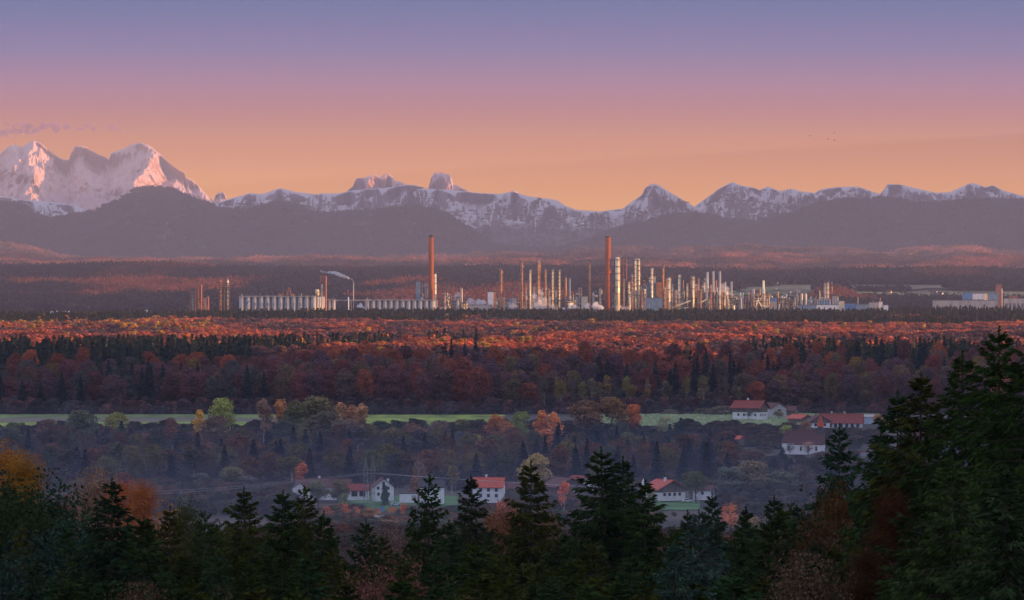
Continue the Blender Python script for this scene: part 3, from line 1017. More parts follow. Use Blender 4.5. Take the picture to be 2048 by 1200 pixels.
# ------------------------------------------------------------------ refinery
steel = mat('pale_galvanised_steel', (.36, .34, .31), .5, .1, .15, .15, stretch=(1, 1, .2))
silver = mat('silver_cladding', (.88, .70, .42), .36, .15, .14, .25, stretch=(1, 1, .15))
conc = mat('pale_silo_metal', (.34, .32, .29), .6, 0, .10, .2, stretch=(1, 1, .2))
rustc = mat('rust_red_concrete', (.30, .074, .017), .85, 0, .16, .06, stretch=(1, 1, .3))
dbrown = mat('dark_brown_steel', (.10, .060, .045), .8, 0, .2, .3)
orangec = mat('orange_steel', (.44, .18, .05), .7, 0, .18, .2)
redst = mat('red_lattice_steel', (.34, .12, .07), .75, 0, .2, .4)
dgrey = mat('dark_grey_steel', (.09, .09, .10), .7, 0, .15, .3)
bgrey = mat('blue_grey_cladding', (.16, .24, .30), .6, 0, .12, .2)
bluec = mat('blue_cladding', (.10, .22, .42), .6, 0, .12, .2)
whitec = mat('white_cladding', (.66, .66, .66), .7, 0, .08, .2)
cream = mat('cream_cladding', (.62, .52, .36), .7, 0, .08, .2)
brickr = mat('red_brick_tower', (.34, .12, .07), .9, 0, .15, .3)
textblue = mat('blue_print', (.03, .08, .28), .6, 0, .05, .5)
logolight = mat('light_blue_print', (.25, .42, .62), .6, 0, .05, .5)
capdark = mat('soot_dark_rim', (.04, .03, .03), .9, 0, .2, .5)
D0 = 7000.0
U = A * D0          # one picture pixel at the refinery
G0 = -105.3


def rz(py, d=D0):
    return Z(py, d)


def stack(px, top, wpx, m, label, d=D0, taper=1.12, rim=None, bands=(), cat='chimney', name='chimney', bandm=None, flue=0, group=None, base=None):
    u = A * d
    x = X(px, d); zt = rz(top, d); r = wpx * u / 2
    e = empty(name, (x, d, G0), label, cat, group)
    H = zt - G0
    b = MB(); b.cyl(0, 0, 0, H, r * taper, r, 24)
    b.build('shaft', m, e, True if False else False)
    for p in e.children[0].data.polygons:
        p.use_smooth = len(p.vertices) == 4
    if rim:
        b = MB(); b.cyl(0, 0, H - rim * u, H + .3, r * 1.06, r * 1.06, 20); b.build('rim', capdark if m in (rustc, dbrown) else dgrey, e)
    for (py, hp, wf) in bands:
        b = MB(); b.cyl(0, 0, rz(py, d) - G0 - hp * u / 2, rz(py, d) - G0 + hp * u / 2, r * wf, r * wf, 20)
        b.build('band', bandm or dgrey, e)
    if flue:
        b = MB(); b.cyl(r * .15, 0, H, H + flue * u, r * .55, r * .55, 14); b.build('flue', capdark, e)
    return e


def column(px, top, wpx, m, label, d=D0, plats=5, dome=True, side=-1, group=None, fat=None, pipe=True, name='distillation_column', base=0.0):
    """process column: shell, domed head, ring platforms, ladder and overhead pipe"""
    u = A * d
    rs = random.Random(int(px * 10))
    x = X(px, d); zt = rz(top, d); r = wpx * u / 2
    e = empty(name, (x, d, G0), label, 'column', group)
    H = zt - G0
    hd = r * .8 if dome else .2
    b = MB(); b.cyl(0, 0, 0, H - hd, r, r, 18)
    if fat:
        b.cyl(0, 0, 0, (H - hd) * fat, r * 1.35, r * 1.35, 18)
        b.cyl(0, 0, (H - hd) * fat, (H - hd) * fat + r, r * 1.35, r, 18, False)
    o = b.build('shell', m, e)
    for p in o.data.polygons:
        p.use_smooth = len(p.vertices) == 4
    if dome:
        b = MB(); b.dome(0, 0, H - hd, r, hd, 18, 4); b.build('head', m, e, True)
    for k in range(plats):
        z = H - hd - (k + .15) * (H * .62) / max(1, plats)
        wd = r + rs.uniform(1.0, 1.9)
        b = MB(); b.cyl(0, 0, z, z + .55, wd, wd, 12)
        for q in range(8):
            a = q * .785
            b.tube((wd * .95 * math.cos(a), wd * .95 * math.sin(a), z), (wd * .95 * math.cos(a), wd * .95 * math.sin(a), z + 1.3), .07, n=3)
            a2 = a + .785
            b.tube((wd * .95 * math.cos(a), wd * .95 * math.sin(a), z + 1.2), (wd * .95 * math.cos(a2), wd * .95 * math.sin(a2), z + 1.2), .07, n=3)
        b.build('platform', steel if rs.random() < .25 else dbrown, e)
    b = MB()
    lx = side * (r + .8)
    b.tube((lx, -.5, 2), (lx, -.5, H - hd), .12, n=4); b.tube((lx + side * .8, -.5, 2), (lx + side * .8, -.5, H - hd), .12, n=4)
    z = 3.0
    while z < H - hd:
        b.tube((lx, -.5, z), (lx + side * .8, -.5, z), .1, n=3); z += 2.2
    b.build('ladder', dbrown, e)
    if pipe:
        b = MB(); px_ = -side * (r + .7)
        b.tube((0, 0, H), (0, 0, H + 1.5), .4); b.tube((0, 0, H + 1.5), (px_, 0, H + 1.3), .4); b.tube((px_, 0, H + 1.3), (px_, 0, H * .15), .38)
        b.build('pipe', steel, e)
    return e


def lattice(mb, x0, x1, y0, y1, z0, z1, floors, r=.25, brace=True, bays=1):
    xs = [x0 + (x1 - x0) * k / bays for k in range(bays + 1)]
    for x in xs:
        for y in (y0, y1):
            mb.tube((x, y, z0), (x, y, z1), r, n=4)
    for k in range(floors + 1):
        z = z0 + (z1 - z0) * k / floors
        for y in (y0, y1):
            mb.tube((x0, y, z), (x1, y, z), r * .8, n=4)
        for x in xs:
            mb.tube((x, y0, z), (x, y1, z), r * .8, n=4)
        if brace and k < floors:
            zn = z0 + (z1 - z0) * (k + 1) / floors
            for b_ in range(bays):
                a, c = xs[b_], xs[b_ + 1]
                if (k + b_) % 2:
                    a, c = c, a
                mb.tube((a, y0, z), (c, y0, zn), r * .55, n=3)


def unit(px0, px1, top, label, m=steel, d=D0, floors=4, bays=4, vessels=4, vm=silver, seed=1, name='process_unit', decks=True, pipes=10, depth=12, group=None, fill=0, fr=.42):
    """open steel process structure carrying vessels, decks and pipe runs"""
    u = A * d
    rs = random.Random(seed)
    x0, x1 = X(px0, d), X(px1, d); xc = (x0 + x1) / 2; wd = (x1 - x0) / 2
    H = rz(top, d) - G0
    e = empty(name, (xc, d, G0), label, 'process unit', group)
    b = MB(); lattice(b, -wd, wd, -depth / 2, depth / 2, 0, H, floors, fr, True, bays); b.build('frame', rs.choice([dbrown, dgrey]) if m is steel else m, e)
    if decks:
        for k in range(1, floors + 1):
            if rs.random() < .8:
                w_ = wd * 2 * rs.uniform(.5, 1.02); xo = rs.uniform(-1, 1) * (2 * wd - w_) / 2
                b = MB(); b.box(xo, 0, H * k / floors - .2 + .02 * k, w_, depth * .92, .5); b.build('deck', rs.choice([steel, dgrey, dbrown, m]), e)
    for k in range(vessels):
        r = rs.uniform(.9, 2.0); x = rs.uniform(-wd + r, wd - r) if wd > r else 0; y = rs.uniform(-depth / 2 - 1.5, depth / 2)
        h = H * rs.uniform(.35, 1.1)
        z0 = rs.choice([0, 0, H / floors])
        if rs.random() < .3:
            L2 = rs.uniform(2, 5)
            zz = H * rs.uniform(.3, .95)
            b = MB(); b.tube((x - L2, y, zz), (x + L2, y, zz), r, n=12)
        else:
            b = MB(); b.cyl(x, y, z0, min(z0 + h, H * 1.15), r, r, 12); b.dome(x, y, min(z0 + h, H * 1.15), r, r * .7, 12, 3)
        b.build('vessel', vm if rs.random() < .7 else steel, e, True)
    b = MB()
    for k in range(pipes):
        z = H * rs.uniform(.15, .98); xa = rs.uniform(-wd, wd * .3); xb = xa + rs.uniform(.3, 1) * wd
        y = -depth / 2 - rs.uniform(.2, 1.5); r = rs.uniform(.15, .45)
        b.tube((xa, y, z), (xb, y, z), r, n=5)
        b.tube((xb, y, z), (xb, y, z + rs.uniform(-.3, .3) * H), r, n=5)
    if pipes:
        b.build('pipework', vm, e)['kind'] = 'stuff'
    b = MB()
    for k in range(int(wd)):
        x = rs.uniform(-wd, wd); y = rs.uniform(-depth / 2, depth / 2); z = H * rs.choice([1, 1, .75, .5])
        b.box(x, y, z, rs.uniform(.8, 2.4), rs.uniform(.8, 2.4), rs.uniform(.8, 3.0))
        if rs.random() < .5:
            b.tube((x, y, z), (x, y, z + rs.uniform(2, 6)), .13, n=3)
    b.build('equipment', rs.choice([steel, vm]), e)['kind'] = 'stuff'
    return e


def block(px0, px1, top, m, label, d=D0, depth=14, roofm=None, name='building', cat='building', bottom=None, group=None, windows=0, rot=0.0, doors=0):
    u = A * d
    x0, x1 = X(px0, d), X(px1, d); wd = x1 - x0
    z0 = G0 if bottom is None else rz(bottom, d)
    H = rz(top, d) - z0
    e = empty(name, ((x0 + x1) / 2, d, z0), label, cat, group, rz=rot)
    b = MB(); b.box(0, 0, 0, wd, depth, H); b.build('wall', m, e)
    b = MB(); b.box(0, 0, H, wd + .6, depth + .6, .5)
    b.box(wd * .2, 0, H + .5, min(2.5, wd * .3), 2.2, 1.2); b.box(-wd * .3, 2, H + .5, min(1.6, wd * .2), 1.4, .9)
    b.build('roof', roofm or dgrey, e)
    n = windows
    for k in range(n):
        x = -wd / 2 + wd * (k + .5) / n
        b = MB(); b.box(x, -depth / 2 - .02, H * .55, wd / n * .55, .12, H * .22); b.build('window', dgrey, e)
    return e


# --- far left: lattice tower, twin-column frame
e = empty('process_tower', (X(386, D0), D0, G0), 'dark platform tower with a single grey column, leftmost of the plant', 'process tower')
Ht = rz(573) - G0
b = MB(); b.cyl(0, 0, 0, Ht * .86, 1.6, 1.6, 14); b.build('shell', steel, e, True)
b = MB(); lattice(b, -3.2, 3.2, -3, 3, 0, Ht * .9, 10, .5); b.build('frame', dbrown, e)
for zf, wf in ((.93, 4.3), (.80, 4.0), (.70, 3.6)):
    b = MB(); b.box(0, 0, Ht * zf, wf * 2, 7, 1.6); b.build('platform', dgrey, e)
unit(391, 403, 570, 'tall red-lit lattice tower right beside the dark platform tower', redst, floors=12, bays=2, vessels=2, vm=dbrown, seed=3, depth=9, fr=.7, name='process_tower')
unit(407, 417, 596, 'short grey tower with a red top between the two lattice towers', redst, floors=7, bays=2, vessels=1, vm=orangec, seed=4, depth=8, fr=.6, name='process_tower')
e = empty('twin_column_frame', (X(448.5, D0), D0, G0), 'twin orange columns joined by a lattice frame left of the long silo row', 'column')
Ht = rz(562) - G0
for sx, mm in ((-1, orangec), (1, silver)):
    b = MB(); b.cyl(sx * 5.2, 0, 0, Ht, 1.3, 1.3, 14); b.dome(sx * 5.2, 0, Ht, 1.3, 1.2, 14, 3); b.tube((sx * 5.2, 0, Ht), (sx * 5.2, 0, Ht + 3), .3); b.build('shell', mm, e, True)
b = MB(); lattice(b, -6.4, 6.4, -3, 3, 0, Ht * .9, 9, .55, True, 2); b.build('frame', dbrown, e)
for zf in (.94, .84, .70):
    b = MB(); b.box(0, 0, Ht * zf, 15.5, 8, .9); b.build('platform', dbrown, e)

# --- long silo rows
import bpy as _b


def letter_mesh(ch, size):
    cu = bpy.data.curves.new('glyph', 'FONT')
    cu.body = ch; cu.size = size; cu.align_x = 'CENTER'; cu.align_y = 'CENTER'; cu.offset = size * .025
    o = bpy.data.objects.new('glyph', cu)
    COL.objects.link(o)
    dg = bpy.context.evaluated_depsgraph_get()
    me = bpy.data.meshes.new_from_object(o.evaluated_get(dg))
    bpy.data.objects.remove(o)
    return me


def silo_row(px0, n, pitch, r, top, label, d=D0, extra=(), text='', m=conc, slab=True, name='silo_row'):
    u = A * d
    e = empty(name, (X(px0, d), d, G0), label, 'silo row')
    H = rz(top, d) - G0
    for k in range(n):
        b = MB(); b.cyl(k * pitch * u, 0, 0, H, r, r, 24, True)
        b.cyl(k * pitch * u, 0, H * .33, H * .33 + .25, r * 1.012, r * 1.012, 24); b.cyl(k * pitch * u, 0, H * .66, H * .66 + .25, r * 1.012, r * 1.012, 24)
        o = b.build('silo', m, e)
        for p in o.data.polygons:
            p.use_smooth = len(p.vertices) == 4
    for k in range(n - 1):
        b = MB(); b.cyl((k + .5) * pitch * u, pitch * u * .8, 0, H, r, r, 18); o = b.build('silo', m, e, False)
    for (px, dd) in extra:
        b = MB(); b.cyl(X(px, d) - X(px0, d), dd, 0, H, r * .62, r * .62, 18); o = b.build('silo', m, e)
        for p in o.data.polygons:
            p.use_smooth = len(p.vertices) == 4
    if slab:
        b = MB(); b.box((n - 1) * pitch * u / 2, pitch * u * .4, H, (n - 1) * pitch * u + 2 * r, r * 2 + pitch * u * .9, 1.0); b.build('roof', steel, e)
        b = MB()
        for k in range(n * 2):
            x = k * pitch * u / 2
            b.tube((x, -r, H + 1), (x, -r, H + 2.3), .08, n=3)
        b.tube((-r, -r, H + 2.2), ((n - 1) * pitch * u + r, -r, H + 2.2), .09, n=3)
        b.build('railing', dgrey, e)
        rs = random.Random(n)
        for k in range(n):
            b = MB(); x = k * pitch * u + rs.uniform(-2, 2)
            b.cyl(x, rs.uniform(-1, 3), H + 1, H + rs.uniform(2.4, 4.6), .7, .7, 8); b.build('vent', rs.choice([steel, dgrey, dbrown]), e)
    for k, ch in enumerate(text):
        kk = k + 2
        me = letter_mesh(ch, 7.0)
        cx = kk * pitch * u
        for v in me.vertices:
            a = v.co.x / r
            v.co = (cx + math.sin(a) * (r + .07), -math.cos(a) * (r + .07), rz(609, d) - G0 + v.co.y)
        me.materials.clear(); me.materials.append(textblue)
        link('letter', me, e)
    if text:
        # sweeping blue crescent with a pale outer arc on the second silo
        cx = pitch * u
        for nm, r1, r2, off, mm in (('emblem', 4.2, 2.4, (1.0, -.9), textblue), ('emblem', 5.4, 4.75, (.5, -.5), logolight)):
            vs = []; fs = []
            K = 18
            for q in range(K + 1):
                a = math.radians(70 + 150 * q / K)
                for ra, ox, oy in ((r1, 0, 0), (r2 + (r1 - r2) * (0.05 + .95 * abs(q / K - .5) * 2) ** 2, 0, 0)):
                    X_ = ra * math.cos(a) + 1.4; Y_ = ra * math.sin(a) + .6
                    X_ = max(-r * 1.45, min(r * 1.45, X_))
                    an = X_ / r
                    vs.append((cx + math.sin(an) * (r + .07), -math.cos(an) * (r + .07), rz(609, d) - G0 + Y_))
            for q in range(K):
                fs.append((2 * q, 2 * q + 1, 2 * q + 3, 2 * q + 2))
            MB().add(vs, fs).build(nm, mm, e)
        b = MB(); vs = []
        for (u0, v0) in ((-2.2, -2.6), (2.4, -2.6), (2.4, -1.5), (-1.6, -1.5)):
            vs.append((cx + math.sin(u0 / r) * (r + .07), -math.cos(u0 / r) * (r + .07), rz(609, d) - G0 + v0))
        b.add(vs, [(0, 1, 2, 3)]); b.build('emblem', textblue, e)
    return e


silo_row(483.5, 12, 13.02, 3.75, 593.5, 'long row of pale silos lettered in blue, left of the thin smoking stack', text='BOREALIS',
         extra=((634, 8), (638, 12), (642, 17), (645, 22)))
e = empty('silo_penthouse', (X(636, D0), D0 + 3, rz(592.2)), 'two short bright cylinders on the right end of the lettered silo row', 'cylinder')
b = MB(); b.cyl(-1.2, 0, 0, 9.6, 2.6, 2.6, 18); b.build('shell', silver, e, True)
b = MB(); b.cyl(2.6, 1, 0, 6.5, 1.6, 1.6, 14); b.build('shell', silver, e, True)
e = empty('roof_tower', (X(578, D0), D0, rz(592.2)), 'small rusty A-shaped tower on top of the lettered silo row', 'roof tower')
b = MB(); b.tube((-2.6, 0, 0), (-.6, 0, 12), .9, .5, 6); b.tube((3.2, 0, 0), (.8, 0, 12), .9, .5, 6); b.box(.1, 0, 11, 3, 3, 1.2); b.build('frame', redst, e)
b = MB(); lattice(b, -8, -3.4, -2, 2, 0, 9.5, 4, .2); b.build('scaffold', dbrown, e)
b = MB(); b.box(-12, 0, 0, 6, 5, 3.4); b.box(5.5, 0, 0, 4, 4, 3); b.build('plant_room', orangec, e)['kind'] = 'stuff'
unit(641, 652, 553, 'tall rusty red lattice tower at the right end of the lettered silos', redst, floors=12, bays=2, vessels=2, vm=dbrown, seed=8, depth=8, fr=.75, name='process_tower')
silo_row(650.5, 3, 8.3, 2.7, 600, 'three short bright silos behind the rusty lattice tower', extra=(), d=7010, name='silo_row')
e = empty('pipe_bridge', (X(698, D0), D0, rz(601.3)), 'thin pale pipe bridge between the two long silo rows', 'pipe bridge')
b = MB(); wd = 44 * U
b.tube((-wd, 0, 0), (wd, 0, 0), .45); b.tube((-wd, 0, 1.6), (wd, 0, 1.6), .2)
for k in range(40):
    x = -wd + 2 * wd * k / 39; b.tube((x, 0, 0), (x, 0, 1.6), .1, n=3)
b.build('girder', steel, e)
for x in (-wd * .9, wd * .1, wd * .8):
    b = MB(); b.box(x, 0, G0 - rz(601.3), .8, .8, rz(601.3) - G0); b.build('pier', steel, e)
stack(697, 594, 2.2, whitec, 'short white pole-like stack under the pipe bridge', cat='stack', name='stack')
stack(707, 562, 1.7, steel, 'thin grey stack trailing the long white plume', rim=1.5, cat='stack', name='stack', bands=((566, 1.2, 1.8),))
silo_row(735, 12, 11.78, 3.45, 601, 'second long row of pale silos ending below the left brown chimney', extra=((868, 5), (871.5, 9)), name='silo_row')
e = block(832, 841, 563.5, bgrey, 'blue-grey square tower behind the second silo row', d=7040, name='tower', cat='tower', depth=7)
unit(842, 849, 577, 'cream lattice structure between the blue-grey tower and the left brown chimney', steel, d=7040, floors=8, bays=1, vessels=3, seed=10, depth=7, name='process_tower')
column(850, 569, 3, steel, 'left of two slim silver columns beside the left brown chimney', d=7040, plats=2)
column(854.5, 569, 3, steel, 'right of two slim silver columns beside the left brown chimney', d=7040, plats=2)
stack(862, 473, 9.6, rustc, 'left of the two giant rust-brown chimneys', taper=1.28, rim=1.5, flue=3.5, bands=((487, .8, 1.03), (540, .7, 1.09)), bandm=rustc, d=7020)
stack(870.5, 546, 4.4, silver, 'silver banded stack hugging the left brown chimney', d=7030, taper=1.0, rim=2, bands=[(y, .8, 1.12) for y in (556, 567, 578, 590)], cat='stack', name='stack')
e = block(880, 890.5, 614, cream, 'small sunlit cream shed right of the second silo row', depth=9, name='shed', cat='shed')
unit(886, 902, 590, 'grey pipe structure just right of the second silo row', steel, floors=5, bays=3, vessels=5, seed=12)
stack(896.3, 568, 1.0, dgrey, 'slender dark mast above the grey pipe structure', cat='mast', name='mast')
unit(903, 920, 600, 'low tangle of pipes between the slender mast and the small pale stack', steel, floors=4, bays=4, vessels=6, seed=13, vm=steel)
stack(924, 576, 2.6, cream, 'small cream stack left of the big steam cloud', rim=1, bands=((600, .8, 1.2),), cat='stack', name='stack')
stack(921, 573, .8, steel, 'wire-thin mast touching the small cream stack', cat='mast', name='mast')
unit(922, 936, 606, 'low pipe rack at the foot of the small cream stack', steel, floors=3, bays=3, vessels=4, seed=14)
block(975.5, 987, 584, whitec, 'tall white and cream boiler house by the low tank hall', depth=9, name='boiler_house')
block(987.6, 991.5, 585, orangec, 'narrow orange annex against the white boiler house', d=7004, depth=9, name='annex')
e = block(935, 985, 610.5, steel, 'low tank hall with a thin dark roof and orange end wall', d=6975, depth=16, name='tank_hall', roofm=dbrown)
for k in range(9):
    b = MB(); b.cyl(-17 + k * 4.2, -9.6, 0, 9.5, 1.5, 1.5, 12); b.build('tank', steel, e, True)
b = MB(); b.box(19.6, -1, .1, 2.2, 17.2, rz(612) - G0); b.build('end_wall', orangec, e)
column(1002.5, 540, 4.0, orangec, 'tall pinkish column just right of the white boiler house', plats=3, side=1)
block(1005, 1010.5, 594, cream, 'narrow cream building behind the pinkish column', d=7010, depth=8, name='annex')
e = block(1017.5, 1024.5, 596, bgrey, 'blue-grey hall with a dark round vent', depth=10, name='hall')
e = block(1025, 1032, 596.5, steel, 'grey hall with one dark round vent, right of the blue-grey hall', depth=10, name='hall')
b = MB(); b.tube((0, -5.3, 15), (0, -5.0, 15), 1.2, n=14); b.build('vent', capdark, e)
stack(1026, 587, 1.8, dgrey, 'short dark stack on the roof line of the grey hall', d=7020, cat='stack', name='stack')
stack(1037.5, 545, .6, dgrey, 'wire-thin guyed mast left of the tallest thin orange column', cat='mast', name='mast')
column(1044, 522, 3.4, orangec, 'tallest thin orange column with a knobbly dark top', plats=8, side=1, dome=False)
column(1060, 541, 3.0, silver, 'pale column between the two dark-topped orange columns', plats=4)
column(1076.3, 523, 3.2, orangec, 'left half of the dark-topped twin orange column', plats=9, dome=False)
column(1080.3, 524, 3.0, orangec, 'right half of the dark-topped twin orange column', plats=7, side=1, d=7008, dome=False)
column(1090, 541, 2.8, orangec, 'first of three slim ringed columns, beside the twin orange column', plats=5)
column(1105, 541, 2.8, silver, 'second of three slim ringed columns, the middle one', plats=9)
column(1118.5, 541, 2.8, silver, 'third of three slim ringed columns, the rightmost one', plats=9)
stack(1131.5, 555, 4.0, orangec, 'short orange stack with a pointed cap on a white frame', rim=1.2, cat='stack', name='stack', taper=1.0)
stack(1139.5, 556, 3.8, bgrey, 'short blue-grey stack right beside the orange one', rim=1.2, cat='stack', name='stack', taper=1.0)
unit(1046, 1072, 600, 'grey pipework under the pale column, half hidden in steam', steel, d=7015, floors=3, bays=5, vessels=8, seed=21)
unit(1083, 1125, 600, 'grey pipework under the three ringed columns', steel, d=7015, floors=3, bays=8, vessels=12, seed=22)
unit(1127, 1150, 600, 'white table-like frame carrying the short orange stack', steel, d=6995, floors=2, bays=4, vessels=6, seed=23)
unit(1150, 1162, 590, 'pipe loops left of the cream compressor house', steel, d=7010, floors=3, bays=2, vessels=5, seed=24)
block(1163, 1175.5, 593, cream, 'cream compressor house left of the grey and orange stack', depth=10, name='compressor_house')
e = empty('pipe_arch', (X(1160.5, D0), D0, G0), 'pale inverted-U pipes over the cream compressor house', 'pipe')
Hp = rz(576) - G0
b = MB(); b.tube((-1.6, 0, 0), (-1.6, 0, Hp), .5); b.tube((-1.6, 0, Hp), (1.6, 0, Hp), .5); b.tube((1.6, 0, Hp), (1.6, 0, 0), .5); b.build('pipe', steel, e)
stack(1179.7, 520, 4.2, orangec, 'tall slim grey and orange stack left of the right brown chimney', rim=3, taper=1.1, cat='stack', name='stack')
unit(1183, 1208, 585, 'grey lattice block between the slim orange stack and the right brown chimney', steel, d=7010, floors=5, bays=4, vessels=7, seed=25)
column(1199.5, 578, 2.6, steel, 'stubby pale column at the foot of the right brown chimney', plats=3)
stack(1215.8, 473, 10.8, rustc, 'right of the two giant rust-brown chimneys, with a collar half way up', taper=1.16, rim=1.0, bands=((545, 6, 1.42), (541, 1, 1.5)), bandm=rustc, d=6990)
e = empty('service_box', (X(1209.6, D0), 6983, rz(540)), 'small brown box bolted to the left side of the collared chimney', 'box')
b = MB(); b.box(-1, 0, 0, 2.6, 3, 4.4); b.build('housing', dbrown, e)
# the big bright columns
column(1235, 514, 8.6, silver, 'widest bright yellow column right beside the collared chimney', plats=6, side=-1, d=6985)
e = unit(1240, 1253, 519, 'dark red lattice tower behind the widest yellow column', redst, d=7015, floors=10, bays=2, vessels=1, vm=dbrown, seed=31, depth=9, fr=.6, name='process_tower')
block(1241.5, 1254, 573, dgrey, 'dark slate block at the foot of the red lattice tower', d=7000, depth=9, name='building')
column(1257.5, 565, 3.6, silver, 'short yellow column against the dark slate block', plats=5, d=6992)
column(1263.3, 551, 2.6, redst, 'slim reddish column with a bright head left of the tall pair', plats=5)
column(1259.5, 585, 3, silver, 'stubby bright vessel below the slim reddish column', plats=2, d=6980)
column(1270.6, 519, 3.4, silver, 'left one of the tall bright pair of columns', plats=9, side=-1, dome=False)
column(1277.6, 518, 4.8, silver, 'right one of the tall bright pair, thicker', plats=8, side=1)
unit(1283, 1292, 571, 'blue-grey and orange frame right of the tall bright pair', bgrey, floors=6, bays=2, vessels=4, vm=orangec, seed=33, depth=8, name='process_tower')
e = empty('ball_post', (X(1287.5, D0), D0, G0), 'post with a ball on top between the bright pair and the blue building', 'post')
b = MB(); b.cyl(0, 0, 0, rz(564) - G0, .4, .4, 8); b.build('pole', dgrey, e)
b = MB(); b.dome(0, 0, rz(562) - G0, 1.4, 1.4, 12, 4); b.build('ball', orangec, e, True)
block(1293.5, 1311, 565, bgrey, 'tall blue building behind the domed yellow column', d=7020, depth=12, name='building')
column(1303.5, 537, 3.9, silver, 'tall yellow column in front of the blue building', plats=7, d=6985)
block(1305, 1311.5, 553, cream, 'small yellow box house high beside the tall yellow column', d=7000, depth=6, name='box_house', bottom=566)
block(1312.5, 1323.5, 564.5, orangec, 'flat orange building right of the blue building', d=7005, depth=10, name='building')
block(1291, 1325, 596, bgrey, 'low light-blue hall with a crane leaning before it', d=6978, depth=10, name='hall')
e = empty('crane', (X(1311, D0), 6960, G0), 'thin black crane boom leaning in front of the orange building', 'crane')
b = MB(); b.tube((0, 0, 2), (7 * U, 0, rz(573) - G0), .35, .2, 5); b.build('boom', dgrey, e)
b = MB(); b.box(0, 0, 0, 4, 3, 2.4); b.build('cab', orangec, e)
stack(1326.3, 529, 4.0, orangec, 'dark-rimmed tall brown stack right of the orange building', rim=7, taper=1.0, bands=((547, 1, 1.15),), cat='stack', name='stack')
column(1332.5, 560, 3.4, orangec, 'orange column pressed against the left of the domed yellow column', plats=3)
column(1338, 556, 5.2, silver, 'broad domed yellow column right of the tall brown stack', plats=3, d=6990)
column(1358.5, 551, 4.4, silver, 'solitary yellow column standing over the sloping conveyor', plats=4)
stack(1366.5, 560, 1.8, orangec, 'thin orange stack beside the solitary yellow column', cat='stack', name='stack')
column(1382, 554, 3.4, orangec, 'orange half of the rust-headed column pair', plats=3, d=7008)
column(1386.2, 554, 4.4, silver, 'bright half of the rust-headed column pair', plats=3, d=6992)
column(1392, 570, 2.4, orangec, 'low orange column right of the rust-headed pair', plats=3)
column(1396, 559, 2.4, redst, 'slim red and white column with a bright knob', plats=3)
for i, (xa, ya, xb, yb, lb) in enumerate(((1344, 615, 1380.5, 601, 'bright sloping conveyor rising to the rust-headed pair'), (1399, 606, 1413, 597.5, 'short bright conveyor left of the three grey stacks'))):
    e = empty('conveyor', (X((xa + xb) / 2, D0), 6982, rz((ya + yb) / 2)), lb, 'conveyor')
    hx = (xb - xa) * U / 2; hz_ = (ya - yb) * U / 2
    b = MB(); b.tube((-hx, 0, -hz_), (hx, 0, hz_), 1.1, n=6); b.build('gallery', silver, e)
    for t_ in (-.8, 0, .8):
        b = MB(); b.tube((hx * t_, 0, hz_ * t_), (hx * t_, 0, G0 - rz((ya + yb) / 2)), .3, n=5); b.build('trestle', dbrown, e)
column(1404.3, 571, 2.6, orangec, 'low orange column left of the three grey stacks', plats=3)
stack(1415, 543, 4.2, steel, 'left of the three tall grey stacks', rim=1.2, taper=1.0, cat='stack', name='stack')
stack(1426.5, 541.5, 4.8, steel, 'middle of the three tall grey stacks', rim=1.2, taper=1.0, cat='stack', name='stack')
stack(1439.7, 541.5, 4.6, steel, 'right of the three tall grey stacks', rim=1.2, taper=1.0, cat='stack', name='stack')
stack(1432.6, 561, 2.4, orangec, 'orange stack between the middle and right grey stacks', cat='stack', name='stack')
unit(1409, 1446, 585, 'heater block of dark steel under the three tall grey stacks', dbrown, d=6990, floors=5, bays=6, vessels=14, vm=orangec, seed=41, pipes=20)
stack(1450.5, 563, 3.6, steel, 'left of the two shorter grey stacks', rim=1, taper=1, cat='stack', name='stack')
stack(1462.8, 562.5, 4.2, steel, 'right of the two shorter grey stacks, standing alone', rim=1, taper=1, cat='stack', name='stack')
column(1439.5, 577, 2.6, silver, 'bright column in front of the right grey stack', plats=3, d=6980)
column(1449.5, 592, 2.4, silver, 'short bright column below the shorter grey stacks', plats=2, d=6980)
unit(1347, 1379, 604, 'dark pipework under the sloping conveyor', steel, d=7005, floors=3, bays=5, vessels=6, seed=42)
unit(1382, 1409, 596, 'brown pipework around the low orange columns', dbrown, d=7000, floors=4, bays=5, vessels=9, vm=orangec, seed=43)
unit(1447, 1470, 592, 'pale pipe frame linking the two shorter grey stacks', steel, d=7000, floors=3, bays=4, vessels=6, seed=44)
unit(1470, 1490, 598, 'low grey pipe rack left of the yellow twin-vessel plant', steel, floors=3, bays=4, vessels=7, vm=steel, seed=45)
unit(1487, 1500, 590, 'grey rack topped by a small red flare box', steel, d=7010, floors=4, bays=2, vessels=4, vm=redst, seed=46)
e = unit(1502, 1538, 588, 'bright yellow plant with two fat vessels and sloping ducts', orangec, d=6995, floors=4, bays=5, vessels=10, vm=silver, seed=47, pipes=18)
for xx in (-1.5, 4.2):
    b = MB(); b.cyl(xx, -7, 2, 17, 2.0, 2.0, 14); b.dome(xx, -7, 17, 2.0, 1.8, 14, 3); b.build('vessel', silver, e, True)
for (xa, za, xb, zb) in ((-8, 22, 2, 14), (-4, 34, -7, 20), (-4, 34, 3, 22), (3, 27, 11, 18), (10, 24, 3, 16)):
    b = MB(); b.tube((xa, -7.5, za), (xb, -7.5, zb), .8, n=8); b.build('duct', silver, e, True)
stack(1527, 561, 4.0, silver, 'cream stack rising behind the yellow twin-vessel plant', taper=1.1, cat='stack', name='stack', d=7010)
block(1540, 1554, 596, bluec, 'deep blue shed right of the yellow plant', depth=10, name='shed', cat='shed', bottom=602.5)
block(1540.5, 1553.5, 602.8, conc, 'grey block supporting the deep blue shed', depth=9, name='building')
